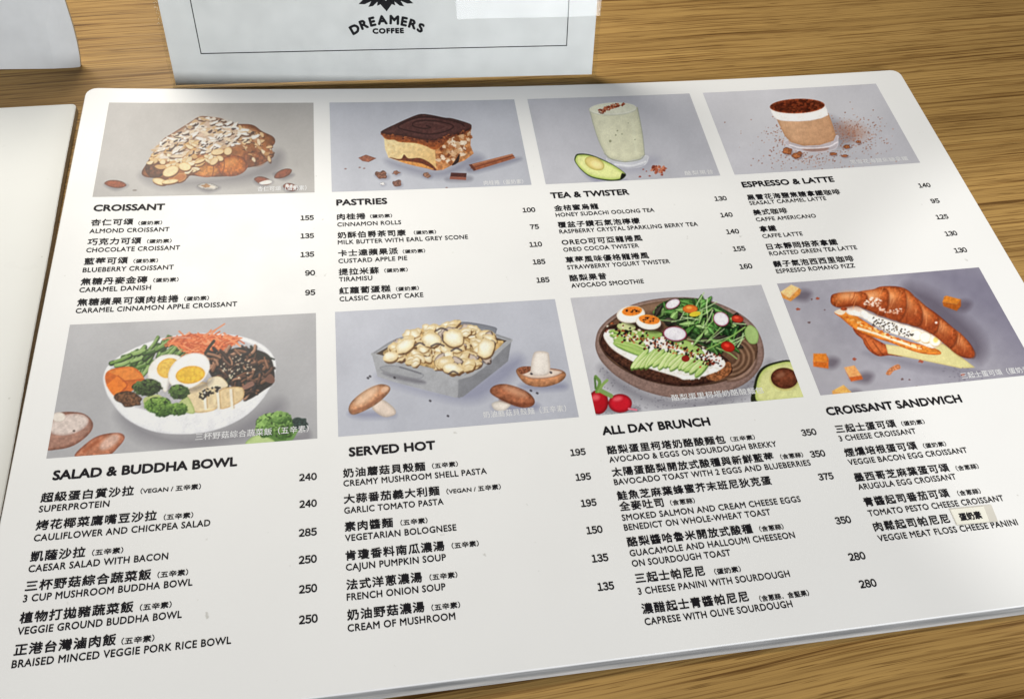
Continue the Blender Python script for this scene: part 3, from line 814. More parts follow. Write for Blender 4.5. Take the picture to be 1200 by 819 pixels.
def paint_buddha_bowl():
    c = Canvas(1200, 657, (192, 191, 194), 5); r = c.r
    c.shade([(330, 450), (560, 545), (760, 530), (1000, 400), (1040, 440), (900, 560), (640, 600), (420, 560)], .35, 70)
    k = c.new('pictured_mushroom')
    c.P([(10, 600), (20, 480), (70, 448), (170, 450), (217, 490), (203, 538), (135, 590), (60, 608)], (178, 136, 120), edge=(130, 84, 68), ew=22, noise=.1, ns=10, id=k)
    c.E(112, 500, 90, 44, -14, (224, 208, 200), edge=(190, 160, 150), ew=16, noise=.06, ns=8); c.E(70, 468, 30, 22, 0, (236, 226, 216), edge=(206, 190, 180), ew=8); c.E(136, 527, 5, 4, 0, (60, 44, 40))
    k = c.new('pictured_mushroom')
    c.P([(140, 640), (190, 580), (250, 545), (330, 535), (356, 555), (330, 595), (270, 640)], (196, 130, 100), edge=(140, 84, 66), ew=16, noise=.14, ns=14, id=k)
    c.E(290, 575, 50, 22, -35, (224, 184, 166), soft=14, noise=.1); c.L([(180, 615), (240, 570)], 14, (170, 92, 60), .6, 10)
    k = c.new('pictured_bowl')
    c.P([(263, 290), (288, 240), (370, 182), (520, 124), (700, 104), (860, 118), (960, 160), (1007, 222), (1003, 290), (960, 380), (870, 468), (740, 525), (600, 541), (470, 526), (360, 472), (292, 392), (268, 335)], (255, 255, 254), edge=(226, 226, 231), ew=16, id=k, grad=(.35, .8, (236, 236, 240)))
    c.P([(277, 300), (305, 242), (390, 188), (530, 139), (700, 119), (850, 131), (950, 172), (992, 230), (982, 300), (910, 376), (770, 430), (620, 456), (480, 446), (360, 412), (296, 360)], (190, 188, 192), edge=(226, 226, 230), ew=16)
    k = c.new('pictured_green_beans')
    for q in c.inside([(330, 250), (345, 200), (480, 145), (560, 145), (620, 170), (620, 200), (500, 220), (450, 280), (400, 270)], 42):
        a = U(r, -1.3, -.2); l = U(r, 22, 50)
        c.L([(q[0] - l * math.cos(a), q[1] - l * math.sin(a)), (q[0], q[1] + 4), (q[0] + l * .8 * math.cos(a), q[1] + l * .8 * math.sin(a))], U(r, 14, 24), (44, 66, 34), id=k)
        c.L([(q[0] - l * math.cos(a) - 1, q[1] - l * math.sin(a) - 3), (q[0] - 1, q[1] + 1), (q[0] + l * .8 * math.cos(a) - 1, q[1] + l * .8 * math.sin(a) - 3)], U(r, 11, 16), c.pick([(96, 132, 62), (126, 160, 86), (80, 114, 54), (150, 180, 108)], 8), soft=5)
        c.L([(q[0] - l * .7 * math.cos(a), q[1] - l * .7 * math.sin(a) - 6), (q[0] + l * .5 * math.cos(a), q[1] + l * .5 * math.sin(a) - 6)], 4, (196, 214, 160), .7, 4)
    k = c.new('pictured_carrot')
    c.P([(540, 140), (640, 108), (760, 112), (850, 124), (820, 160), (730, 190), (650, 205), (600, 170)], (216, 112, 66), id=k, noise=.2, ns=8)
    for q in c.inside([(540, 140), (640, 112), (760, 116), (850, 128), (820, 160), (730, 190), (650, 200), (600, 165)], 120):
        a = U(r, -.9, .9); l = U(r, 20, 44)
        c.L([(q[0] - l * math.cos(a), q[1] - l * math.sin(a)), (q[0], q[1] + U(r, -6, 6)), (q[0] + l * math.cos(a), q[1] + l * math.sin(a))], U(r, 4, 7), c.pick([(236, 136, 84), (222, 112, 62), (244, 160, 112), (200, 92, 50)], 8), .95)
    c.L([(700, 112), (750, 88), (788, 64)], 6, (232, 146, 104)); c.L([(520, 132), (560, 122), (640, 124)], 6, (226, 150, 120)); c.L([(800, 118), (862, 126)], 6, (232, 140, 92))
    k = c.new('pictured_sauteed_mushrooms')
    c.P([(705, 190), (780, 184), (850, 166), (940, 180), (990, 215), (1003, 310), (960, 350), (880, 395), (850, 350), (790, 320), (730, 290)], (48, 40, 38), id=k)
    for q in c.inside([(710, 195), (780, 190), (900, 175), (985, 215), (998, 310), (880, 385), (850, 340), (770, 310), (730, 280)], 120):
        a, l, w = U(r, -1.4, 1.4), U(r, 12, 34), U(r, 8, 17)
        col = c.pick([(122, 86, 66), (92, 64, 52), (50, 58, 48), (150, 112, 90), (44, 38, 40), (70, 52, 46)], 8)
        p = [(q[0] - l * math.cos(a), q[1] - l * math.sin(a)), (q[0] + U(r, -9, 9), q[1] + U(r, -9, 9)), (q[0] + l * math.cos(a), q[1] + l * math.sin(a))]
        c.L([(x + 2, y + 4) for x, y in p], w, (26, 20, 20), .8, 4, id=k); c.L(p, w * .85, col, 1, 3, id=k)
        c.L([(x - 1, y - w * .22) for x, y in p], w * .25, np.clip(col * 1.5 + 16, 0, 255), .65, 3)
    c.P([(962, 305), (985, 280), (1004, 300), (1000, 320), (975, 318)], (128, 90, 76), id=k); c.P([(866, 335), (905, 312), (915, 330), (870, 350)], (150, 110, 96))
    c.L([(705, 190), (725, 160), (742, 138)], 12, (52, 50, 40)); c.L([(930, 190), (970, 205), (1002, 218)], 7, (44, 52, 46))
    for q in c.inside([(760, 230), (880, 190), (920, 260), (860, 310), (780, 290)], 44): c.E(q[0], q[1], U(r, 2, 4.5), U(r, 2, 4), 0, (226, 206, 180))
    k = c.new('pictured_pumpkin_cubes')
    c.P([(282, 268), (388, 250), (440, 302), (400, 345), (325, 382), (277, 330)], (216, 112, 40), id=k, noise=.08, ns=14)
    c.P([(282, 268), (388, 250), (440, 300), (345, 312), (325, 290)], (236, 140, 58), smooth=False, noise=.06, ns=10); c.P([(275, 330), (326, 287), (366, 330), (312, 380)], (240, 132, 46), smooth=False, noise=.06, ns=10)
    c.L([(326, 288), (366, 330), (312, 380)], 5, (184, 84, 28), .8); c.L([(345, 312), (440, 302)], 4, (190, 90, 30), .8)
    k = c.new('pictured_chicken_slices')
    c.P([(610, 345), (700, 315), (760, 366), (752, 432), (660, 447), (622, 410)], (236, 214, 172), id=k, edge=(206, 170, 116), ew=12, noise=.06, ns=14)
    c.P([(718, 302), (770, 292), (802, 335), (720, 345)], (240, 226, 196), id=k, edge=(214, 186, 140), ew=8); c.P([(762, 352), (862, 338), (862, 395), (765, 432)], (232, 206, 160), id=k, edge=(200, 158, 104), ew=10, noise=.06, ns=10)
    for x in (700, 757, 815): c.L([(x, 350), (x + 6, 430)], 12, (246, 240, 226), .9, 5); c.L([(x + 9, 350), (x + 14, 428)], 4, (190, 150, 100), .7)
    c.shade([(540, 350), (620, 345), (720, 310), (740, 290), (720, 330), (640, 360)], .4, 20)
    k = c.new('pictured_egg')
    c.P([(455, 290), (466, 240), (515, 200), (580, 198), (602, 220), (565, 262), (550, 330), (530, 360), (505, 325), (470, 305)], (246, 243, 236), id=k, edge=(214, 204, 192), ew=12); c.E(546, 255, 52, 42, -20, (240, 196, 88), edge=(226, 168, 60), ew=12, noise=.08, ns=8)
    c.shade([(540, 340), (560, 270), (610, 215), (600, 260), (560, 330)], .35, 16)
    k = c.new('pictured_egg')
    c.E(634, 268, 98, 70, -32, (249, 247, 242), id=k, edge=(220, 210, 200), ew=12); c.E(640, 284, 64, 38, -8, (246, 198, 62), edge=(228, 164, 40), ew=12, noise=.08, ns=8)
    for q in c.inside([(672, 375), (700, 345), (770, 335), (780, 350), (720, 372), (690, 390)], 34): c.E(q[0], q[1], U(r, 4, 8), U(r, 3, 5), U(r, -60, 60), (36, 30, 30))
    k = c.new('pictured_broccoli')
    c.E(375, 392, 58, 32, 10, (116, 82, 58), id=k, wob=.2, noise=.35, ns=6, edge=(60, 46, 34), ew=12)
    c.P([(600, 395), (630, 380), (660, 445), (625, 448), (590, 420)], (196, 206, 140), id=k, edge=(150, 172, 96), ew=10); c.P([(440, 385), (500, 370), (520, 395), (450, 420)], (186, 196, 128), id=k)
    for x, y, rx, ry, dk, lt in ((455, 340, 62, 36, (48, 66, 38), (104, 128, 72)), (590, 358, 44, 30, (50, 72, 38), (112, 146, 70)), (500, 415, 58, 34, (62, 100, 36), (156, 192, 96)), (580, 432, 50, 26, (58, 92, 38), (140, 178, 84)), (520, 440, 40, 24, (52, 84, 36), (130, 168, 80))):
        c.floret(x, y, rx, ry, dk, lt, id=k)
    c.shade([(900, 580), (1100, 540), (1150, 520), (1150, 570), (1000, 590)], .3, 24)
    k = c.new('pictured_broccoli')
    c.P([(880, 585), (925, 545), (930, 485), (1000, 448), (1072, 470), (1092, 512), (1082, 560), (1000, 585)], (98, 136, 68), id=k); c.P([(880, 585), (925, 545), (990, 560), (1000, 585)], (194, 214, 146), edge=(150, 184, 100), ew=10)
    for x, y, rx, ry in ((985, 500, 58, 48), (1040, 510, 50, 50), (960, 520, 36, 34), (1030, 470, 44, 26)): c.floret(x, y, rx, ry, (66, 104, 44), (160, 200, 112), n=190)
    c.E(1115, 498, 36, 28, 0, (56, 74, 70), id=k, wob=.2, noise=.3, ns=5); c.L([(1100, 525), (1080, 560), (1060, 566)], 12, (120, 160, 90))
    return c


def paint_shell_pasta():
    c = Canvas(1200, 692, (196, 198, 209), 6); r = c.r
    c.shade([(560, 470), (850, 300), (900, 340), (760, 470), (620, 510), (300, 430), (230, 390)], .38, 60, (90, 92, 130))
    k = c.new('pictured_baking_dish')
    c.P([(608, 142), (640, 130), (770, 154), (780, 175), (765, 192), (690, 190)], (134, 137, 146), id=k, edge=(108, 110, 120), ew=10)
    c.P([(186, 282), (330, 202), (620, 148), (853, 214), (836, 318), (622, 486), (585, 491), (290, 416), (214, 392)], (172, 173, 178), id=k, smooth=False, noise=.02, ns=30)
    c.P([(606, 398), (853, 216), (836, 318), (622, 487), (596, 491)], (138, 139, 145), smooth=False, noise=.02, ns=30); c.L([(602, 400), (604, 488)], 10, (140, 141, 146), .8, 8)
    c.L([(190, 284), (600, 398), (850, 218)], 15, (172, 173, 177), 1, 3); c.L([(198, 278), (330, 206), (620, 152), (846, 214)], 9, (150, 151, 156), 1, 3)
    c.P([(206, 282), (330, 212), (620, 160), (830, 220), (602, 384)], (86, 72, 62), smooth=False)
    k2 = c.new('pictured_pasta')
    reg = [(240, 285), (330, 225), (360, 190), (440, 158), (600, 142), (730, 180), (760, 215), (815, 228), (720, 310), (610, 375), (430, 340)]
    c.P(reg, (196, 164, 112), id=k2, noise=.2, ns=14)
    pts = sorted(c.inside(reg, 105), key=lambda q: q[1] + U(r, -30, 30))
    for i, q in enumerate(pts):
        rot = U(r, -60, 50)
        if i % 5 == 3:
            c.E(q[0] + 2, q[1] + 5, 34, 20, rot, (70, 52, 46), alpha=.8)
            c.E(q[0], q[1], U(r, 24, 38), U(r, 14, 22), rot, (206, 190, 178), edge=(120, 104, 100), ew=9, wob=.2, id=k2); continue
        rx, ry = U(r, 26, 48), U(r, 17, 29)
        c.E(q[0] + 3, q[1] + 6, rx, ry, rot, c.pick([(124, 86, 50), (96, 66, 46)]), alpha=.85, wob=.1)
        c.E(q[0], q[1], rx, ry, rot, c.pick([(243, 231, 200), (238, 222, 184), (247, 239, 216), (232, 212, 168)], 6), edge=(214, 188, 140), ew=rx * .7, wob=.16, id=k2)
        c.E(q[0] - rx * .2, q[1] - ry * .3, rx * .4, ry * .3, rot, (252, 247, 232), soft=14, alpha=.75)
        if r.rand() < .35: c.L([(q[0] - rx * .75, q[1] + ry * .2), (q[0] - rx * .1, q[1] + ry * .55), (q[0] + rx * .7, q[1] + ry * .1)], 7, (150, 110, 66), .75, 5)
        elif r.rand() < .5: c.L([(q[0] - rx * .6, q[1] + 4), (q[0], q[1] - 4), (q[0] + rx * .6, q[1] + 3)], 5, (190, 156, 100), .6)
    for x, y, rx, ry, ro in ((470, 214, 46, 36, 0), (575, 208, 50, 42, 10), (345, 245, 52, 30, -30), (275, 296, 36, 26, -10), (730, 256, 40, 48, 20), (570, 352, 52, 26, 8)):
        c.E(x + 3, y + 8, rx, ry, ro, (110, 78, 50), alpha=.8); c.E(x, y, rx, ry, ro, (246, 237, 210), edge=(218, 192, 142), ew=28, wob=.1); c.E(x - 8, y - 8, rx * .5, ry * .4, ro, (252, 248, 234), soft=16, alpha=.8)
    for x, y, w in ((520, 166, 26), (415, 236, 22), (590, 262, 24), (500, 240, 30), (575, 372, 22)): c.L([(x - w, y + 6), (x, y - 6), (x + w, y + 4)], 9, (84, 72, 74), .8)
    k = c.new('pictured_baking_dish'); c.names[k] = 'pictured_dish_handle'
    c.shade([(240, 372), (420, 405), (430, 425), (300, 402)], .4, 14)
    c.P([(228, 345), (300, 338), (420, 372), (432, 392), (400, 402), (300, 382), (240, 366)], (164, 165, 170), id=k, edge=(134, 135, 142), ew=9); c.L([(320, 345), (420, 376)], 7, (104, 104, 112), .7)

    def mush(cap, col, stem, stemcol, back=False):
        x = np.mean([p[0] for p in cap]); y = max(p[1] for p in cap)
        c.shade([(x - 90, y - 14), (x + 100, y - 20), (x + 110, y + 12), (x - 60, y + 16)], .38, 30, (90, 92, 130))
        j = c.new('pictured_mushroom')
        c.P(stem, stemcol, id=j, edge=tuple(v * .8 for v in stemcol), ew=22, noise=.02, ns=20)
        c.P(cap, col, id=j, edge=tuple(v * .66 for v in col), ew=34, noise=.14, ns=12)
        return j
    mush([(75, 552), (90, 510), (150, 460), (220, 428), (266, 435), (272, 460), (230, 505), (170, 545), (100, 573)], (206, 150, 112), [(185, 535), (230, 498), (292, 540), (297, 572), (240, 582)], (228, 210, 196))
    c.E(160, 484, 66, 22, -38, (240, 204, 172), soft=26, alpha=.8); c.L([(95, 560), (170, 530), (240, 480)], 12, (132, 76, 52), .5, 12); c.E(248, 452, 20, 12, -30, (222, 180, 150), soft=8)
    mush([(750, 465), (770, 434), (830, 427), (920, 458), (962, 500), (950, 532), (890, 537), (800, 500)], (178, 112, 80), [(758, 520), (800, 506), (852, 518), (820, 552), (775, 550)], (236, 227, 217))
    c.E(870, 462, 60, 16, 22, (220, 164, 130), soft=24, alpha=.8); c.L([(800, 500), (880, 524), (945, 520)], 14, (112, 58, 38), .5, 12)
    j = mush([(874, 368), (900, 344), (960, 345), (1080, 358), (1112, 384), (1080, 420), (1000, 441), (920, 426)], (208, 146, 104), [(980, 400), (1000, 396), (1010, 402), (990, 406)], (226, 206, 190))
    c.P([(890, 362), (950, 346), (1092, 364), (1052, 394), (960, 402), (902, 384)], (226, 207, 192), edge=(150, 100, 74), ew=12); c.P([(885, 352), (940, 342), (945, 362), (900, 380)], (140, 88, 64), noise=.3, ns=6)
    c.P([(955, 288), (978, 270), (1020, 274), (1032, 292), (1034, 370), (990, 388), (945, 374)], (234, 226, 218), id=j, edge=(196, 182, 172), ew=22, noise=.02, ns=20)
    for x, y in ((168, 398), (178, 390), (295, 396), (945, 458), (975, 470), (947, 378), (1040, 372), (465, 506), (550, 578)): c.E(x, y, 7, 5, 30, (70, 66, 74))
    return c


def paint_avocado_toast():
    c = Canvas(1200, 675, (196, 195, 201), 7); r = c.r
    for _ in range(900):
        x, y = U(r, 150, 1180), U(r, 430, 660); s = U(r, 2, 5)
        c.E(x, y, s, s * .8, 0, c.pick([(150, 148, 156), (206, 206, 210), (130, 128, 138)], 8), alpha=.6)
    c.shade([(180, 420), (420, 560), (700, 580), (940, 450), (1000, 400), (1000, 470), (800, 600), (500, 620), (250, 540)], .42, 60)
    k = c.new('pictured_plate')
    c.P([(149, 300), (172, 232), (250, 163), (360, 110), (520, 85), (680, 94), (830, 150), (930, 230), (972, 340), (952, 432), (870, 512), (740, 556), (560, 576), (400, 546), (270, 482), (190, 412), (156, 355)], (152, 128, 118), edge=(116, 92, 84), ew=16, id=k, noise=.08, ns=8, grad=(.2, .8, (140, 114, 106)))
    c.P([(166, 300), (190, 238), (262, 176), (372, 124), (520, 99), (668, 107), (806, 158), (900, 232), (942, 330), (918, 410), (848, 468), (720, 508), (560, 520), (400, 490), (272, 430), (198, 368)], (112, 84, 66), edge=(74, 54, 44), ew=24, noise=.12, ns=14)
    for i in range(9):
        rr = 40 + i * 14
        c.L([(800 + rr * math.cos(a) * .9, 380 + rr * .75 * math.sin(a)) for a in np.linspace(-1.1, 1.6, 9)], 9, (176, 142, 116) if i % 2 else (96, 70, 56), .55, 6)
    c.E(430, 130, 90, 20, -12, (150, 120, 98), soft=20, alpha=.8)
    k = c.new('pictured_toast')
    c.P([(174, 295), (208, 232), (290, 216), (420, 240), (560, 285), (680, 330), (766, 366), (812, 412), (806, 462), (700, 502), (580, 516), (470, 502), (360, 472), (250, 402), (190, 345)], (84, 54, 42), edge=(48, 30, 28), ew=26, noise=.3, ns=9, id=k)
    c.P([(690, 470), (790, 400), (814, 425), (800, 462), (740, 492)], (150, 96, 62), noise=.3, ns=7)
    c.P([(190, 262), (235, 240), (420, 260), (690, 340), (782, 398), (745, 446), (600, 486), (540, 470), (380, 420), (252, 352), (202, 302)], (241, 238, 231), noise=.05, ns=8, edge=(222, 212, 196), ew=8)
    for q in c.inside([(540, 440), (700, 420), (760, 400), (740, 450), (600, 486)], 40): c.E(q[0], q[1], U(r, 8, 18), U(r, 6, 12), 0, c.pick([(248, 246, 240), (226, 222, 214)]), wob=.3)
    k = c.new('pictured_avocado_slices')
    for i in range(12):
        t = i / 11
        x, y, ro = 298 + t * 26 + r.randn() * 3, 252 + t * 92, 12 + t * 6 + r.randn() * 3
        c.E(x + 2, y + 5, 82 + t * 8, 12, ro, (98, 134, 62), id=k, alpha=.9, soft=5)
        c.E(x, y, 80 + t * 10, 11, ro, c.pick([(196, 214, 138), (172, 200, 112), (212, 222, 158)], 5), edge=(128, 168, 78), ew=7, id=k, wob=.07)
    c.P([(350, 256), (430, 245), (476, 262), (452, 286), (380, 288)], (158, 188, 104), id=k, edge=(120, 156, 76), ew=9); c.E(300, 228, 46, 20, 5, (200, 206, 150), id=k, edge=(160, 176, 104), ew=8)
    for i in range(15):
        t = i / 14
        x, y = 362 + t * 305 + r.randn() * 3, 386 + t * 44 - 22 * math.sin(t * 3.1) + r.randn() * 3
        ro, rx = -50 + 8 * math.sin(i * 1.7) + t * 8, 66 - t * 18 + r.randn() * 4
        c.E(x + 3, y + 6, rx, 15, ro, (92, 124, 58), id=k, alpha=.9, soft=5)
        c.E(x, y, rx, 13 + r.rand() * 3, ro, c.pick([(212, 224, 158), (190, 212, 132), (224, 230, 176)], 5), edge=(136, 176, 84), ew=7, id=k, wob=.07, grad=(.8, .3, (172, 202, 116)))
        c.L([(x - rx * .7 * math.cos(math.radians(ro)) - 3, y - rx * .7 * math.sin(math.radians(ro)) - 5), (x + rx * .6 * math.cos(math.radians(ro)) - 3, y + rx * .6 * math.sin(math.radians(ro)) - 5)], 3, (238, 242, 206), .6, 4)
    c.P([(500, 296), (580, 290), (660, 332), (682, 372), (600, 352), (520, 318)], (170, 198, 114), id=k, edge=(128, 164, 78), ew=10)
    for i in range(230):
        t = r.rand(); x = 225 + t * 500 + r.randn() * 22; y = 250 + t * 140 + r.randn() * 20 - 8
        col = c.pick([(32, 26, 28), (32, 26, 28), (150, 72, 46), (120, 56, 38), (190, 110, 70), (232, 220, 196)], 6)
        c.E(x, y, U(r, 4, 8), U(r, 3, 6), U(r, -60, 60), col, wob=.2)
    for i in range(36): c.E(U(r, 680, 770), U(r, 355, 420), U(r, 3, 7), U(r, 3, 5), 0, c.pick([(40, 32, 32), (140, 60, 42)]), wob=.2)
    c.E(590, 383, 20, 16, 0, (150, 46, 34), edge=(110, 30, 24), ew=6)
    k = c.new('pictured_salad')
    reg = [(440, 140), (530, 92), (680, 98), (790, 150), (880, 215), (880, 270), (820, 340), (740, 345), (650, 310), (600, 270), (560, 225), (480, 205)]
    c.P(reg, (56, 80, 50), id=k, noise=.3, ns=12)
    for q in sorted(c.inside(reg, 95), key=lambda q: q[1] + U(r, -60, 60)):
        c.leaf(q[0], q[1], U(r, 20, 46), U(r, 9, 20), U(r, -80, 80), c.pick([(70, 112, 56), (98, 146, 76), (136, 176, 104), (46, 78, 44), (84, 128, 64), (60, 54, 48)], 8), id=k)
    for q in c.inside(reg, 26):
        a = U(r, -1.6, .3); l = U(r, 30, 60)
        c.L([(q[0] - l * math.cos(a), q[1] - l * math.sin(a)), (q[0] + U(r, -8, 8), q[1]), (q[0] + l * math.cos(a), q[1] + l * math.sin(a))], U(r, 3, 7), c.pick([(166, 198, 126), (190, 214, 160)]), .85)
    c.P([(880, 240), (905, 220), (942, 250), (940, 305), (905, 310), (880, 275)], (168, 194, 124), id=k, edge=(126, 160, 88), ew=10); c.L([(690, 340), (790, 290), (880, 230)], 7, (140, 178, 96)); c.L([(740, 330), (800, 355), (840, 384)], 6, (150, 176, 110))
    for x, y, rx, ry, ro in ((527, 117, 38, 22, -24), (763, 191, 40, 34, 30), (538, 263, 58, 36, 5)):
        j = c.new('pictured_radish_slice'); c.E(x + 3, y + 6, rx, ry, ro, (40, 56, 38), alpha=.7, soft=8)
        c.E(x, y, rx, ry, ro, (150, 52, 76), id=j); c.E(x, y - 1, rx * .92, ry * .9, ro, (230, 226, 232), edge=(206, 196, 208), ew=12, noise=.03, ns=8)
    for x, y, rx, ry, ro, col in ((612, 141, 37, 21, 0, (226, 122, 52)), (843, 190, 30, 19, 10, (190, 62, 42)), (796, 325, 35, 25, 20, (190, 44, 30))):
        j = c.new('pictured_tomato'); c.E(x, y, rx, ry, ro, col, id=j, edge=tuple(v * .65 for v in col), ew=9); c.E(x - 5, y - 6, rx * .35, ry * .3, ro, tuple(min(255, v * 1.3 + 20) for v in col), soft=8)
    c.E(636, 166, 28, 12, -10, (220, 200, 60))
    for (x, y, rx, ry, ro), (yx, yy, yrx, yry) in (((322, 168, 70, 42, -6), (328, 152, 50, 23)), ((408, 206, 62, 36, 8), (412, 193, 52, 23))):
        j = c.new('pictured_egg'); c.shade([(x - rx, y + 10), (x + rx, y + 6), (x + rx, y + ry + 10), (x, y + ry + 14)], .5, 14, (40, 30, 26))
        c.E(x, y, rx, ry, ro, (247, 244, 238), id=j, edge=(214, 200, 186), ew=14); c.E(yx, yy, yrx, yry, ro, (236, 132, 50), edge=(246, 178, 70), ew=6, noise=.14, ns=6)
        for _ in range(9): c.E(yx + U(r, -36, 36), yy + U(r, -12, 14), U(r, 3, 7), 3, 0, (40, 30, 28))
    c.shade([(140, 640), (330, 650), (360, 620), (200, 600)], .4, 24)
    for x, y, rx, ry, col in ((163, 596, 49, 60, (186, 28, 42)), (270, 602, 58, 46, (206, 36, 52))):
        j = c.new('pictured_radish'); c.E(x, y, rx, ry, 0, col, id=j, edge=tuple(v * .62 for v in col), ew=24); c.E(x - 12, y - 22, rx * .4, ry * .24, -10, (236, 110, 116), soft=14, alpha=.8)
    c.L([(312, 628), (350, 634)], 9, (232, 130, 150)); c.L([(155, 545), (170, 500), (150, 472)], 16, (110, 146, 70)); c.L([(165, 545), (185, 510), (206, 490)], 14, (142, 172, 96)); c.L([(175, 540), (225, 566)], 22, (130, 160, 92)); c.L([(150, 530), (146, 480)], 10, (80, 116, 54))
    k = c.new('pictured_avocado')
    c.P([(925, 505), (958, 432), (1030, 400), (1115, 396), (1190, 470), (1200, 620), (930, 620)], (46, 50, 34), id=k); c.P([(937, 508), (968, 440), (1034, 409), (1115, 404), (1190, 475), (1190, 566), (1100, 590), (945, 596)], (216, 217, 152), edge=(176, 192, 104), ew=26, noise=.03, ns=14)
    c.E(1072, 484, 72, 56, 6, (200, 190, 120), soft=10); c.E(1072, 480, 66, 51, 6, (120, 68, 48), edge=(70, 36, 28), ew=24, noise=.2, ns=12); c.E(1052, 464, 22, 12, -20, (160, 108, 84), soft=14, alpha=.8)
    return c


def paint_croissant_sandwich():
    c = Canvas(1280, 643, (160, 157, 168), 8); r = c.r
    c.P([(0, 200), (300, 400), (600, 640), (0, 640)], (184, 181, 188), soft=260, alpha=.8); c.P([(600, 0), (1100, 0), (1280, 500), (1000, 300)], (112, 108, 128), soft=220, alpha=.7)
    c.c += ((c.noise(30) - .5) * 6)[..., None]
    c.shade([(630, 110), (760, 130), (900, 240), (1000, 350), (1010, 430), (960, 450), (800, 300)], .55, 70, (62, 52, 66)); c.shade([(440, 420), (700, 460), (960, 500), (960, 520), (700, 500)], .35, 40, (90, 86, 100))
    k = c.new('pictured_croissant_sandwich')
    c.P([(385, 300), (430, 320), (540, 380), (640, 436), (560, 432), (508, 436), (465, 412), (440, 380), (430, 355), (400, 330)], (190, 96, 50), edge=(124, 54, 28), ew=26, noise=.18, ns=9, id=k); c.P([(430, 335), (500, 372), (545, 405), (500, 415), (455, 385)], (214, 122, 70), soft=24, alpha=.6); c.L([(440, 350), (470, 400), (500, 430)], 5, (120, 52, 28), .6, 4); c.L([(480, 365), (505, 400), (530, 432)], 5, (120, 52, 28), .6, 4)
    c.P([(540, 378), (680, 400), (815, 376), (968, 490), (900, 494), (700, 452), (552, 424)], (220, 206, 154), edge=(196, 176, 116), ew=10, id=k, smooth=False, grad=(.8, 0, (206, 200, 140)))
    c.P([(296, 226), (350, 212), (430, 262), (530, 322), (640, 362), (780, 400), (800, 428), (700, 420), (560, 370), (480, 345), (395, 308), (330, 256)], (224, 138, 56), edge=(186, 92, 36), ew=12, id=k, noise=.14, ns=10)
    c.L([(410, 303), (500, 330), (620, 372), (700, 398)], 11, (240, 222, 194), 1, 4); c.P([(296, 226), (330, 210), (352, 222), (330, 240)], (232, 214, 190), id=k)
    c.P([(346, 200), (400, 196), (480, 238), (600, 278), (700, 305), (800, 345), (808, 375), (760, 398), (650, 352), (540, 316), (430, 254), (362, 236)], (241, 235, 227), edge=(216, 200, 184), ew=12, noise=.07, ns=10, id=k)
    for x, y in ((688, 336), (730, 346), (776, 362)): c.E(x + 4, y + 4, 29, 27, 20, (206, 180, 140)); c.E(x, y, 28, 26, 20, (246, 240, 226), edge=(226, 206, 176), ew=8)
    c.E(780, 358, 12, 14, 20, (236, 216, 130), soft=8)
    for q in c.inside([(480, 250), (600, 285), (680, 330), (660, 350), (560, 320), (480, 290)], 90): c.E(q[0], q[1], U(r, 2, 5), U(r, 2, 4), 0, c.pick([(70, 62, 56), (120, 108, 92), (50, 44, 42)]))
    for q in c.inside([(340, 240), (460, 290), (700, 400), (780, 410), (560, 350), (420, 290)], 50): c.E(q[0], q[1], U(r, 4, 12), U(r, 3, 7), U(r, -20, 50), c.pick([(244, 176, 96), (198, 100, 36), (250, 214, 160)]), wob=.3, alpha=.8)
    body = [(278, 168), (288, 142), (340, 132), (400, 130), (480, 118), (520, 104), (600, 104), (652, 125), (690, 168), (780, 230), (860, 298), (935, 365), (964, 420), (945, 446), (890, 432), (815, 372), (740, 312), (660, 286), (560, 256), (480, 226), (400, 194), (320, 204), (286, 190)]
    c.P(body, (172, 84, 44), edge=(112, 48, 28), ew=34, noise=.14, ns=12, id=k)
    lobes = [
        [(830, 290), (900, 330), (960, 405), (960, 440), (930, 440), (880, 425), (830, 380), (815, 330)],
        [(742, 215), (820, 268), (880, 325), (870, 372), (845, 392), (790, 350), (735, 308), (722, 255)],
        [(672, 152), (740, 205), (790, 250), (790, 300), (762, 326), (700, 298), (650, 280), (645, 210)],
        [(600, 110), (655, 128), (700, 185), (716, 235), (700, 288), (640, 280), (590, 262), (575, 180)],
        [(500, 110), (590, 104), (630, 128), (640, 180), (630, 230), (600, 266), (540, 250), (485, 226), (470, 165)],
        [(405, 132), (480, 118), (540, 112), (556, 150), (545, 205), (520, 240), (470, 220), (425, 202), (400, 165)],
        [(280, 168), (292, 142), (345, 132), (410, 130), (450, 140), (452, 180), (440, 206), (400, 194), (330, 203), (286, 190)]]
    for i, p in enumerate(lobes):
        p = np.array(p, float); m = p.mean(0)
        c.P(p + [5, 5], (84, 36, 22), soft=10, alpha=.6)
        c.P(p, (206, 118, 62), edge=(142, 68, 34), ew=30, noise=.16, ns=9, soft=4, grad=(.5, .8, (166, 78, 40)))
        c.P(m + (p - m) * .55 + [-6, -12], (228, 150, 92), soft=40, alpha=.75); c.P(m + (p - m) * .28 + [-10, -20], (244, 190, 142), soft=34, alpha=.6); c.P(m + (p - m) * .5 + [12, 26], (128, 56, 30), soft=40, alpha=.55)
        d = p[len(p) // 2] - p[0]; d = d / (np.hypot(*d) + 1e-6)
        for _ in range(9):                               # fine flaky layers
            q = m + (p[r.randint(len(p))] - m) * U(r, .1, .75)
            e = np.array([-.35 + .25 * (i < 4), .9]) * U(r, 12, 30)
            c.L([q - e, q + [U(r, -5, 5), 0], q + e], U(r, 2, 4), c.pick([(128, 56, 30), (230, 150, 98), (150, 70, 38)], 6), U(r, .3, .6), 4)
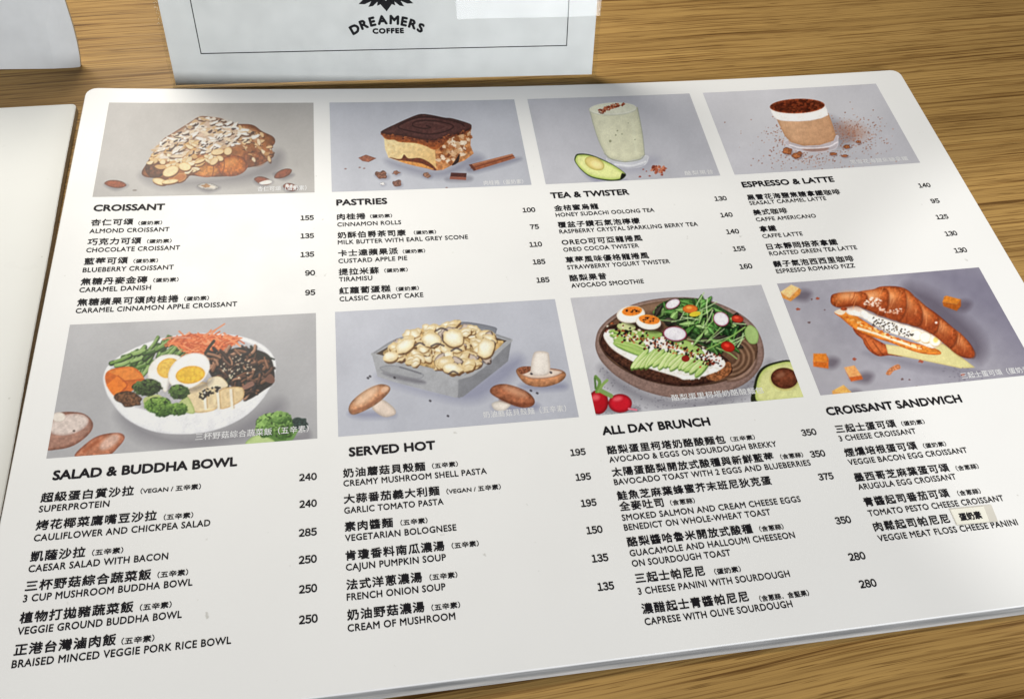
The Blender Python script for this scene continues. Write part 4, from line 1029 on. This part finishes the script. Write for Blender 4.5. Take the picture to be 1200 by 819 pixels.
    for q in c.inside([(430, 190), (480, 150), (520, 170), (500, 220), (640, 240), (620, 210), (560, 215)], 60): c.E(q[0], q[1], U(r, 3, 9), U(r, 2, 6), U(r, -40, 40), c.pick([(232, 204, 188), (214, 160, 130), (240, 226, 216)]), alpha=.75, wob=.3)
    c.E(782, 276, 6, 5, 0, (244, 230, 220)); c.E(342, 211, 16, 8, 0, (150, 70, 40), noise=.2)

    def cube(top, side, ct, cs):
        x = max(p[0] for p in side); y = np.mean([p[1] for p in side])
        c.shade([(x - 60, y + 10), (x + 10, y - 22), (x + 50, y - 6), (x + 20, y + 30)], .55, 30, (70, 58, 70))
        j = c.new('pictured_cheese_cube')
        c.P(side, cs, smooth=False, id=j, soft=4, noise=.08, ns=8); c.P(top, ct, smooth=False, id=j, soft=4, noise=.08, ns=8)
    cube([(38, 132), (90, 96), (128, 112), (82, 160)], [(38, 132), (82, 160), (128, 112), (138, 122), (132, 142), (88, 176), (50, 160)], (238, 196, 136), (214, 146, 74))
    cube([(820, 152), (832, 148), (900, 166), (880, 190), (812, 178)], [(812, 178), (880, 190), (900, 166), (900, 198), (880, 221), (816, 198)], (202, 124, 46), (166, 90, 32))
    cube([(196, 424), (256, 424), (262, 466), (194, 462)], [(194, 462), (262, 466), (256, 424), (269, 450), (268, 496), (196, 486)], (232, 138, 54), (212, 112, 44))
    cube([(342, 490), (392, 480), (426, 528), (368, 536)], [(368, 536), (426, 528), (433, 546), (376, 557), (348, 506)], (238, 168, 104), (212, 106, 50))
    cube([(285, 602), (340, 573), (376, 606), (330, 614)], [(285, 602), (330, 614), (376, 606), (380, 640), (290, 640)], (234, 178, 98), (222, 160, 84))
    j = c.new('pictured_crumb'); c.P([(542, 520), (560, 494), (600, 474), (612, 494), (580, 506), (562, 526)], (190, 124, 84), id=j, noise=.2, ns=6)
    for x, y, s in ((123, 213, 9), (217, 162, 9), (188, 166, 5), (176, 276, 7), (392, 451, 10), (709, 460, 11), (620, 545, 7), (655, 548, 5), (690, 580, 6), (910, 524, 11), (250, 216, 4)): c.E(x, y, s, s * .7, 0, (166, 84, 62) if s > 8 else (110, 84, 84), wob=.3)
    for q in c.inside([(800, 480), (1000, 500), (1040, 560), (820, 590)], 40): c.E(q[0], q[1], U(r, 3, 7), U(r, 2, 4), 0, (116, 110, 124), alpha=.6)
    return c


PRINTS = [
    (paint_almond_croissant, (0.00, 0.00, 92.81, 59.04), [(101.8, 46.9), (1166.1, 47.7), (1171.4, 513.9), (15.1, 537.9)], 272, 'printed photo of a croissant covered in almond flakes'),
    (paint_cinnamon_roll, (100.40, 0.00, 191.65, 59.04), [(29.2, 60.4), (1068.3, 42.8), (1166.2, 522.3), (42.5, 561.9)], 252, 'printed photo of a chocolate topped square roll beside a cinnamon stick'),
    (paint_smoothie, (198.37, 0.00, 283.79, 59.04), [(15.0, 58.8), (985.2, 25.2), (1169.9, 515.6), (125.3, 567.4)], 242, 'printed photo of a pale green smoothie glass and avocado wedge'),
    (paint_latte, (290.98, 0.00, 387.00, 59.04), [(16.2, 65.8), (952.7, 15.9), (1192.3, 442.8), (188.5, 507.8)], 236, 'printed photo of a layered latte glass dusted with cocoa'),
    (paint_buddha_bowl, (0.00, 125.32, 92.81, 182.00), [(118.0, 68.9), (1182.3, 18.0), (1188.5, 559.6), (15.9, 646.7)], 256, 'printed photo of a white bowl of vegetables and halved eggs'),
    (paint_shell_pasta, (100.40, 125.32, 191.65, 182.00), [(10.5, 84.1), (1058.6, 22.7), (1173.2, 584.0), (26.3, 677.9)], 248, 'printed photo of shell pasta in a grey square dish with mushrooms'),
    (paint_avocado_toast, (198.37, 125.32, 283.79, 182.00), [(26.9, 89.2), (959.4, 24.5), (1165.3, 571.2), (151.1, 661.9)], 242, 'printed photo of avocado toast and salad on a brown plate'),
    (paint_croissant_sandwich, (290.98, 125.32, 387.00, 182.00), [(22.5, 91.6), (984.8, 14.1), (1269.9, 521.9), (229.7, 623.4)], 234, 'printed photo of a croissant sandwich among orange cheese cubes'),
]


def quad_map(quad):
    """projective map from the unit square to the slanted drawing sheet"""
    A, b = [], []
    for (u, v), (x, y) in zip(((0, 0), (1, 0), (1, 1), (0, 1)), quad):
        A += [[u, v, 1, 0, 0, 0, -u * x, -v * x], [0, 0, 0, u, v, 1, -u * y, -v * y]]; b += [x, y]
    k = np.linalg.solve(np.array(A, float), np.array(b, float))
    return lambda u, v: ((k[0] * u + k[1] * v + k[2]) / (k[6] * u + k[7] * v + 1), (k[3] * u + k[4] * v + k[5]) / (k[6] * u + k[7] * v + 1))


def finish(cv):
    """print grain and the crisp edges of a sharpened photograph"""
    def blur(b, r):
        for ax in (0, 1):
            acc = np.zeros_like(b)
            for d in range(-r, r + 1): acc += np.roll(b, d, ax)
            b = acc / (2 * r + 1)
        return b
    c = blur(cv.c, 1)
    n = (cv.noise(4) - .5) * .035 + (cv.noise(9) - .5) * .035 + (cv.noise(28) - .5) * .06
    k = blur(np.where(cv.id > 0, 1.0, 0.12)[..., None], 1)
    c = c * (1 + n[..., None] * k)
    c = c + (c - blur(c, 2)) * .85
    g = c.mean(-1, keepdims=True)
    kk = blur(np.where(cv.id > 0, 1.0, 0.0)[..., None], 2)
    c = c + kk * ((c - g) * .06 + (g - 138) * .13)
    cv.c = np.clip(c, 0, 255)


def build_print(paint, rect, quad, white, label, caption):
    cv = paint()
    finish(cv)
    x0, y0, x1, y1 = rect
    nx, ny = int((x1 - x0) / 0.28), int((y1 - y0) / 0.28)
    u, v = np.meshgrid(np.linspace(0, 1, nx + 1), np.linspace(0, 1, ny + 1))
    cx, cy = quad_map(quad)(u, v)
    fx, fy = np.clip(cx * cv.S - .5, 0, cv.w - 1.01), np.clip(cy * cv.S - .5, 0, cv.h - 1.01)
    ix, iy = fx.astype(int), fy.astype(int)
    tx, ty = (fx - ix)[..., None], (fy - iy)[..., None]
    c = cv.c
    col = (c[iy, ix] * (1 - tx) + c[iy, ix + 1] * tx) * (1 - ty) + (c[iy + 1, ix] * (1 - tx) + c[iy + 1, ix + 1] * tx) * ty
    ink = np.clip(lin(np.clip(col, 0, 255)) / lin(white) * 0.80, 0.0, 0.86).reshape(-1, 3)
    X, Y = x0 + u * (x1 - x0), y0 + v * (y1 - y0)
    Z = 3.0 + (4.593 - 1.3757 * Y / 200.0) * ((X - 288.94) / 200.0) ** 2 + 0.04
    V = np.stack([(X - 193.0) * MM, (95.0 - Y) * MM, Z * MM], -1).reshape(-1, 3)
    k = np.arange((nx + 1) * (ny + 1)).reshape(ny + 1, nx + 1)
    F = np.stack([k[1:, :-1], k[1:, 1:], k[:-1, 1:], k[:-1, :-1]], -1).reshape(-1, 4)
    um, vm = np.meshgrid((np.arange(nx) + .5) / nx, (np.arange(ny) + .5) / ny)
    mx, my = quad_map(quad)(um, vm)
    fid = cv.id[np.clip((my * cv.S).astype(int), 0, cv.h - 1), np.clip((mx * cv.S).astype(int), 0, cv.w - 1)].reshape(-1)

    def piece(name, mask, parent):
        f = F[mask]
        used, inv = np.unique(f.reshape(-1), return_inverse=True)
        o = link_mesh(name, V[used], inv.reshape(-1, 4).tolist(), M_PRINT, parent, smooth=True)
        a = o.data.color_attributes.new('ink', 'FLOAT_COLOR', 'POINT')
        a.data.foreach_set('color', np.concatenate([ink[used], np.ones((len(used), 1))], 1).astype(np.float32).ravel())
        return o
    base = piece('printed_photo', fid == 0, menu)
    tag(base, label)
    for i, nm in enumerate(cv.names):
        if i and (fid == i).sum() > 30: piece(nm, fid == i, base)
    k = Ink(0.07)
    k.line(caption[0], caption[1], caption[2] + 1.15, caption[3], 3.1, 0.03, 1.05)
    k.build('caption', M_CAPTION, base)


for args, cap in zip(PRINTS, CAPTIONS):
    build_print(*args, cap)

# the little sticker with its strip of clear tape, stuck on the last dish line
tape = [(323.1, 234.3), (340.1, 234.6), (339.6, 241.2), (323.2, 240.8)]
st = [(323.4, 234.6), (336.7, 234.9), (336.2, 240.8), (323.5, 240.5)]
up = lambda pts, l: [W(x, y, sag(x, y) + l) for x, y in pts]


def patch(name, pts, lo, hi, mat, parent):
    v = up(pts, lo) + up(pts, hi)
    return link_mesh(name, v, [(3, 2, 1, 0), (4, 5, 6, 7)][1:] + [(0, 1, 5, 4)[::-1], (1, 2, 6, 5)[::-1], (2, 3, 7, 6)[::-1], (3, 0, 4, 7)[::-1]], mat, parent)


sticker = patch('diet_sticker', st, 0.10, 0.26, M_STICKER, menu)
tag(sticker, 'small cream paper sticker taped over the end of a dish name')
patch('tape', tape, 0.095, 0.16, M_TAPE, sticker)
ink = Ink(0.29)
ink.line('蛋奶素', 325.6, 239.1, 8.6, 3.1, 0.16, 1.0)
ink.build('sticker_text', M_BLACK, sticker)

# ------------------------------------------------------------------ the blank board at the left
ra = math.radians(1.25)


def left_place(x, y, z):
    dx, dy = x - 0.0, y - 0.0
    return (-19.4 + dx * math.cos(ra) - dy * math.sin(ra) * -1.0, -11.6 + dy * math.cos(ra) - dx * math.sin(ra), z)


blank = thing('menu_board', 'blank cream white board with brown cut edge, cut off at the left border', 'menu', W(-225, 130, 0))
slab('panel', -415.0, 0.0, 0.0, 282.0, 2.2, lambda x, y: 3.4 + 0.5 * math.exp(-((x + 4) / 20.0) ** 2) * math.sin(y / 30.0) ** 2, 3.3, [M_BLANK, M_CORE_BROWN], blank, nx=70, place=left_place)

# ------------------------------------------------------------------ the clear holder with its card
hA = np.array([24.6265, -23.4205, 0.0])
hE = np.array([0.99978831, 0.0205749, 0.0])
hU = np.array([0.00752872, -0.36584042, 0.93064714])
hN = np.array([-0.01914797, 0.93045014, 0.36591788])      # out of the card, towards the reader


def H(s, t, n=0.0):
    return W(*(hA + s * hE + t * hU + n * hN))


def prism(name, outline, n0, n1, mat, parent, frame=H, bev=0.0):
    k = len(outline)
    v = [frame(s, t, n0) for s, t in outline] + [frame(s, t, n1) for s, t in outline]
    return link_mesh(name, v, [tuple(range(k))[::-1], tuple(range(k, 2 * k))] + [(i, (i + 1) % k, k + (i + 1) % k, k + i) for i in range(k)], mat, parent)


holder = thing('sign_holder', 'clear acrylic slanted sign holder standing behind the printed menu', 'sign holder', H(106, 0, -20))
holder.location.z = 0.0
prism('front_sheet', [(-0.9, 0.6), (213.4, 0.6), (213.4, 149.0), (-0.9, 149.0)], 0.5, 1.7, M_ACRYLIC, holder)
prism('rear_sheet', [(-0.9, 2.0), (213.4, 2.0), (213.4, 149.0), (-0.9, 149.0)], -2.2, -1.0, M_ACRYLIC, holder)
fv = []
for s in (-0.9, 213.4):
    for dy, z in ((0.6, 0.0), (0.6, 1.4), (-62.0, 1.4), (-62.0, 0.0)):
        b = hA + s * hE + np.array([0, dy, 0])
        fv.append(W(b[0], b[1], z + 0.02))
link_mesh('foot', fv, [(0, 1, 2, 3), (7, 6, 5, 4), (0, 4, 5, 1), (1, 5, 6, 2), (2, 6, 7, 3), (3, 7, 4, 0)], M_ACRYLIC, holder)

card = thing('sign_card', 'white card with thin black frame and black winged emblem, inside the clear holder', 'card', H(106, 0, 0))
prism('card_sheet', [(0.5, 1.8), (211.2, 1.8), (212.2, 148.0), (1.4, 148.0)], -0.6, 0.0, M_CARD, card)
rule = []
s0, s1, t0, t1, w = 15.3, 197.2, 16.6, 132.0, 0.45
v, f = [], []
for a in ((s0, t0, s1, t0 + w), (s0, t1 - w, s1, t1), (s0, t0 + w, s0 + w, t1 - w), (s1 - w, t0 + w, s1, t1 - w)):
    o = len(v)
    v += [H(a[0], a[1], .05), H(a[2], a[1], .05), H(a[2], a[3], .05), H(a[0], a[3], .05)]
    f.append((o, o + 1, o + 2, o + 3))
link_mesh('frame_line', v, f, M_BLACK, card)


def flat(polys, lift=.05):
    v, f = [], []
    for p in polys:
        o = len(v); v += [H(x, y, lift) for x, y in p]; f.append(tuple(range(o, o + len(p))))
    return v, f


ex, ey = 106.7, 34.9                          # tip of the emblem's tail
polys = [[(ex, ey), (ex + 3.0, ey + 3.6), (ex + 2.0, ey + 6.2), (ex + 1.1, ey + 6.0), (ex, ey + 4.9), (ex - 1.1, ey + 6.0), (ex - 2.0, ey + 6.2), (ex - 3.0, ey + 3.6)]]
for sgn in (-1, 1):
    for k, (r0, r1, a0, a1) in enumerate(((2.7, 6.6, 34, 56), (3.2, 10.2, 20, 38), (3.6, 13.8, 6, 22), (3.9, 16.0, -10, 6), (4.0, 15.0, -28, -13))):
        b = (ex, ey + 7.6)
        q = []
        for rr, aa in ((r0, a0 + 4), (r1 * .72, a0), (r1, (a0 + a1) / 2 + 3), (r1 * .8, a1), (r0, a1 - 2)):
            q.append((b[0] + sgn * rr * math.cos(math.radians(-aa)), b[1] + rr * math.sin(math.radians(-aa))))
        polys.append(q if sgn > 0 else q[::-1])
body = [(ex + 2.1 * math.cos(a), ey + 11.0 + 3.6 * math.sin(a)) for a in np.linspace(0, math.tau, 16, endpoint=False)]
polys.append(body)
v, f = flat(polys)
link_mesh('emblem', v, f, M_BLACK, card)
# arched name and the word beneath
iv, jf = [], []
word, R0 = 'DREAMERS', 27.0
gw = [np.ptp(glyphs(ch)[0][:, 0]) * 6.5 for ch in word]
pos = [sum(gw[:i]) + gw[i] / 2 + 1.05 * i for i in range(8)]
ang = [37.0 - (q - pos[0]) / (pos[-1] - pos[0]) * 74.0 for q in pos]
for ch, a in zip(word, ang):
    p, fc = glyphs(ch)
    p = (p - [(p[:, 0].min() + p[:, 0].max()) / 2, 0]) * [6.5, 5.7]
    for k in range(5):
        q = p + [0.36 * math.cos(k * 1.257), 0.36 * math.sin(k * 1.257)]
        t = math.radians(a)
        x = ex + (R0 + q[:, 1]) * 0 + (-math.sin(-t) * -1) * 0
        # rotate the letter about its foot and set it on the arc
        fx_, fy_ = ex - R0 * math.sin(t) * 0.94, 29.1 - R0 * (1 - math.cos(t)) * 0.72
        c_, s_ = math.cos(t * 0.72), math.sin(t * 0.72)
        o = len(iv)
        iv += [H(fx_ + a_ * c_ - b_ * s_, fy_ + a_ * s_ + b_ * c_, .05 + .004 * k) for a_, b_ in q]
        jf += [tuple(i + o for i in z_) for z_ in fc]
link_mesh('arched_lettering', iv, jf, M_BLACK, card)
ink = Ink(0.0)
ink.line('COFFEE', 99.3, -24.7, 15.0, 3.2, 0.26, 1.15)
ink.build('lower_lettering', M_BLACK, card, surf=lambda x, y, l: H(x, -y, .05 + l))

# ------------------------------------------------------------------ the white card leaning at the far left
cA = np.array([-61.049, -42.816, 0.0])
cE = np.array([0.9991349, 0.04158666, 0.0])
cU = np.array([0.01523597, -0.3660497, 0.93047057])
cN = np.cross(cE, cU)
cN = cN * (1 if cN[1] > 0 else -1)


def K(s, t, n=0.0):
    return W(*(cA + s * cE + t * cU + n * cN))


stand = thing('card_stand', 'plain white slanted card stand at the far left, behind the blank board', 'card stand', K(-30, 0, -20))
stand.location.z = 0.0
prof = [(0.4, 37.4), (1.2, 38.1), (6.0, 39.0), (13.0, 39.7), (20.0, 40.0), (33.0, 39.7), (50.0, 39.0), (95.0, 37.5), (148.0, 35.5)]
left = -110.0
v, f, ns = [], [], 24
for n in (0.0, -1.6):
    for t, sr in prof:
        for i in range(ns + 1):
            s = left + (sr - left) * i / ns
            bow = 1.6 * math.exp(-((sr - s) / 7.0) ** 2) * (1 - min(1, t / 40.0))
            v.append(K(s, t, n - bow))
m_ = len(prof) * (ns + 1)
for j in range(len(prof) - 1):
    for i in range(ns):
        a = j * (ns + 1) + i
        f.append((a, a + 1, a + ns + 2, a + ns + 1)); f.append((m_ + a + ns + 1, m_ + a + ns + 2, m_ + a + 1, m_ + a))
fm = [0] * len(f)
for j in range(len(prof) - 1):
    a = j * (ns + 1) + ns
    f.append((a, m_ + a, m_ + a + ns + 1, a + ns + 1)); fm.append(1)
    a = j * (ns + 1)
    f.append((a + ns + 1, m_ + a + ns + 1, m_ + a, a)); fm.append(1)
for i in range(ns):
    f.append((i, m_ + i, m_ + i + 1, i + 1)); fm.append(1)
    a = (len(prof) - 1) * (ns + 1) + i
    f.append((a, a + 1, m_ + a + 1, m_ + a)); fm.append(1)
link_mesh('face_sheet', v, f, None, stand, mats=[M_STAND, M_STANDEDGE], face_mats=fm)
# a strut behind it carries the lean
sv = [K(-70, 2, -1.7), K(10, 2, -1.7), K(10, 66, -1.7), K(-70, 66, -1.7)]
b0, b1 = cA + -70 * cE, cA + 10 * cE
sv += [W(b0[0], b0[1] - 52, 0.1), W(b1[0], b1[1] - 52, 0.1), W(b1[0], b1[1] - 54, 0.1), W(b0[0], b0[1] - 54, 0.1)]
link_mesh('strut', [sv[3], sv[2], sv[5], sv[4], sv[7], sv[6]], [(0, 1, 2, 3), (4, 5, 1, 0), (3, 2, 5, 4), (0, 3, 4), (1, 5, 2)], M_STAND, stand)

bpy.data.objects.remove(_fo)
bpy.data.curves.remove(_fc)
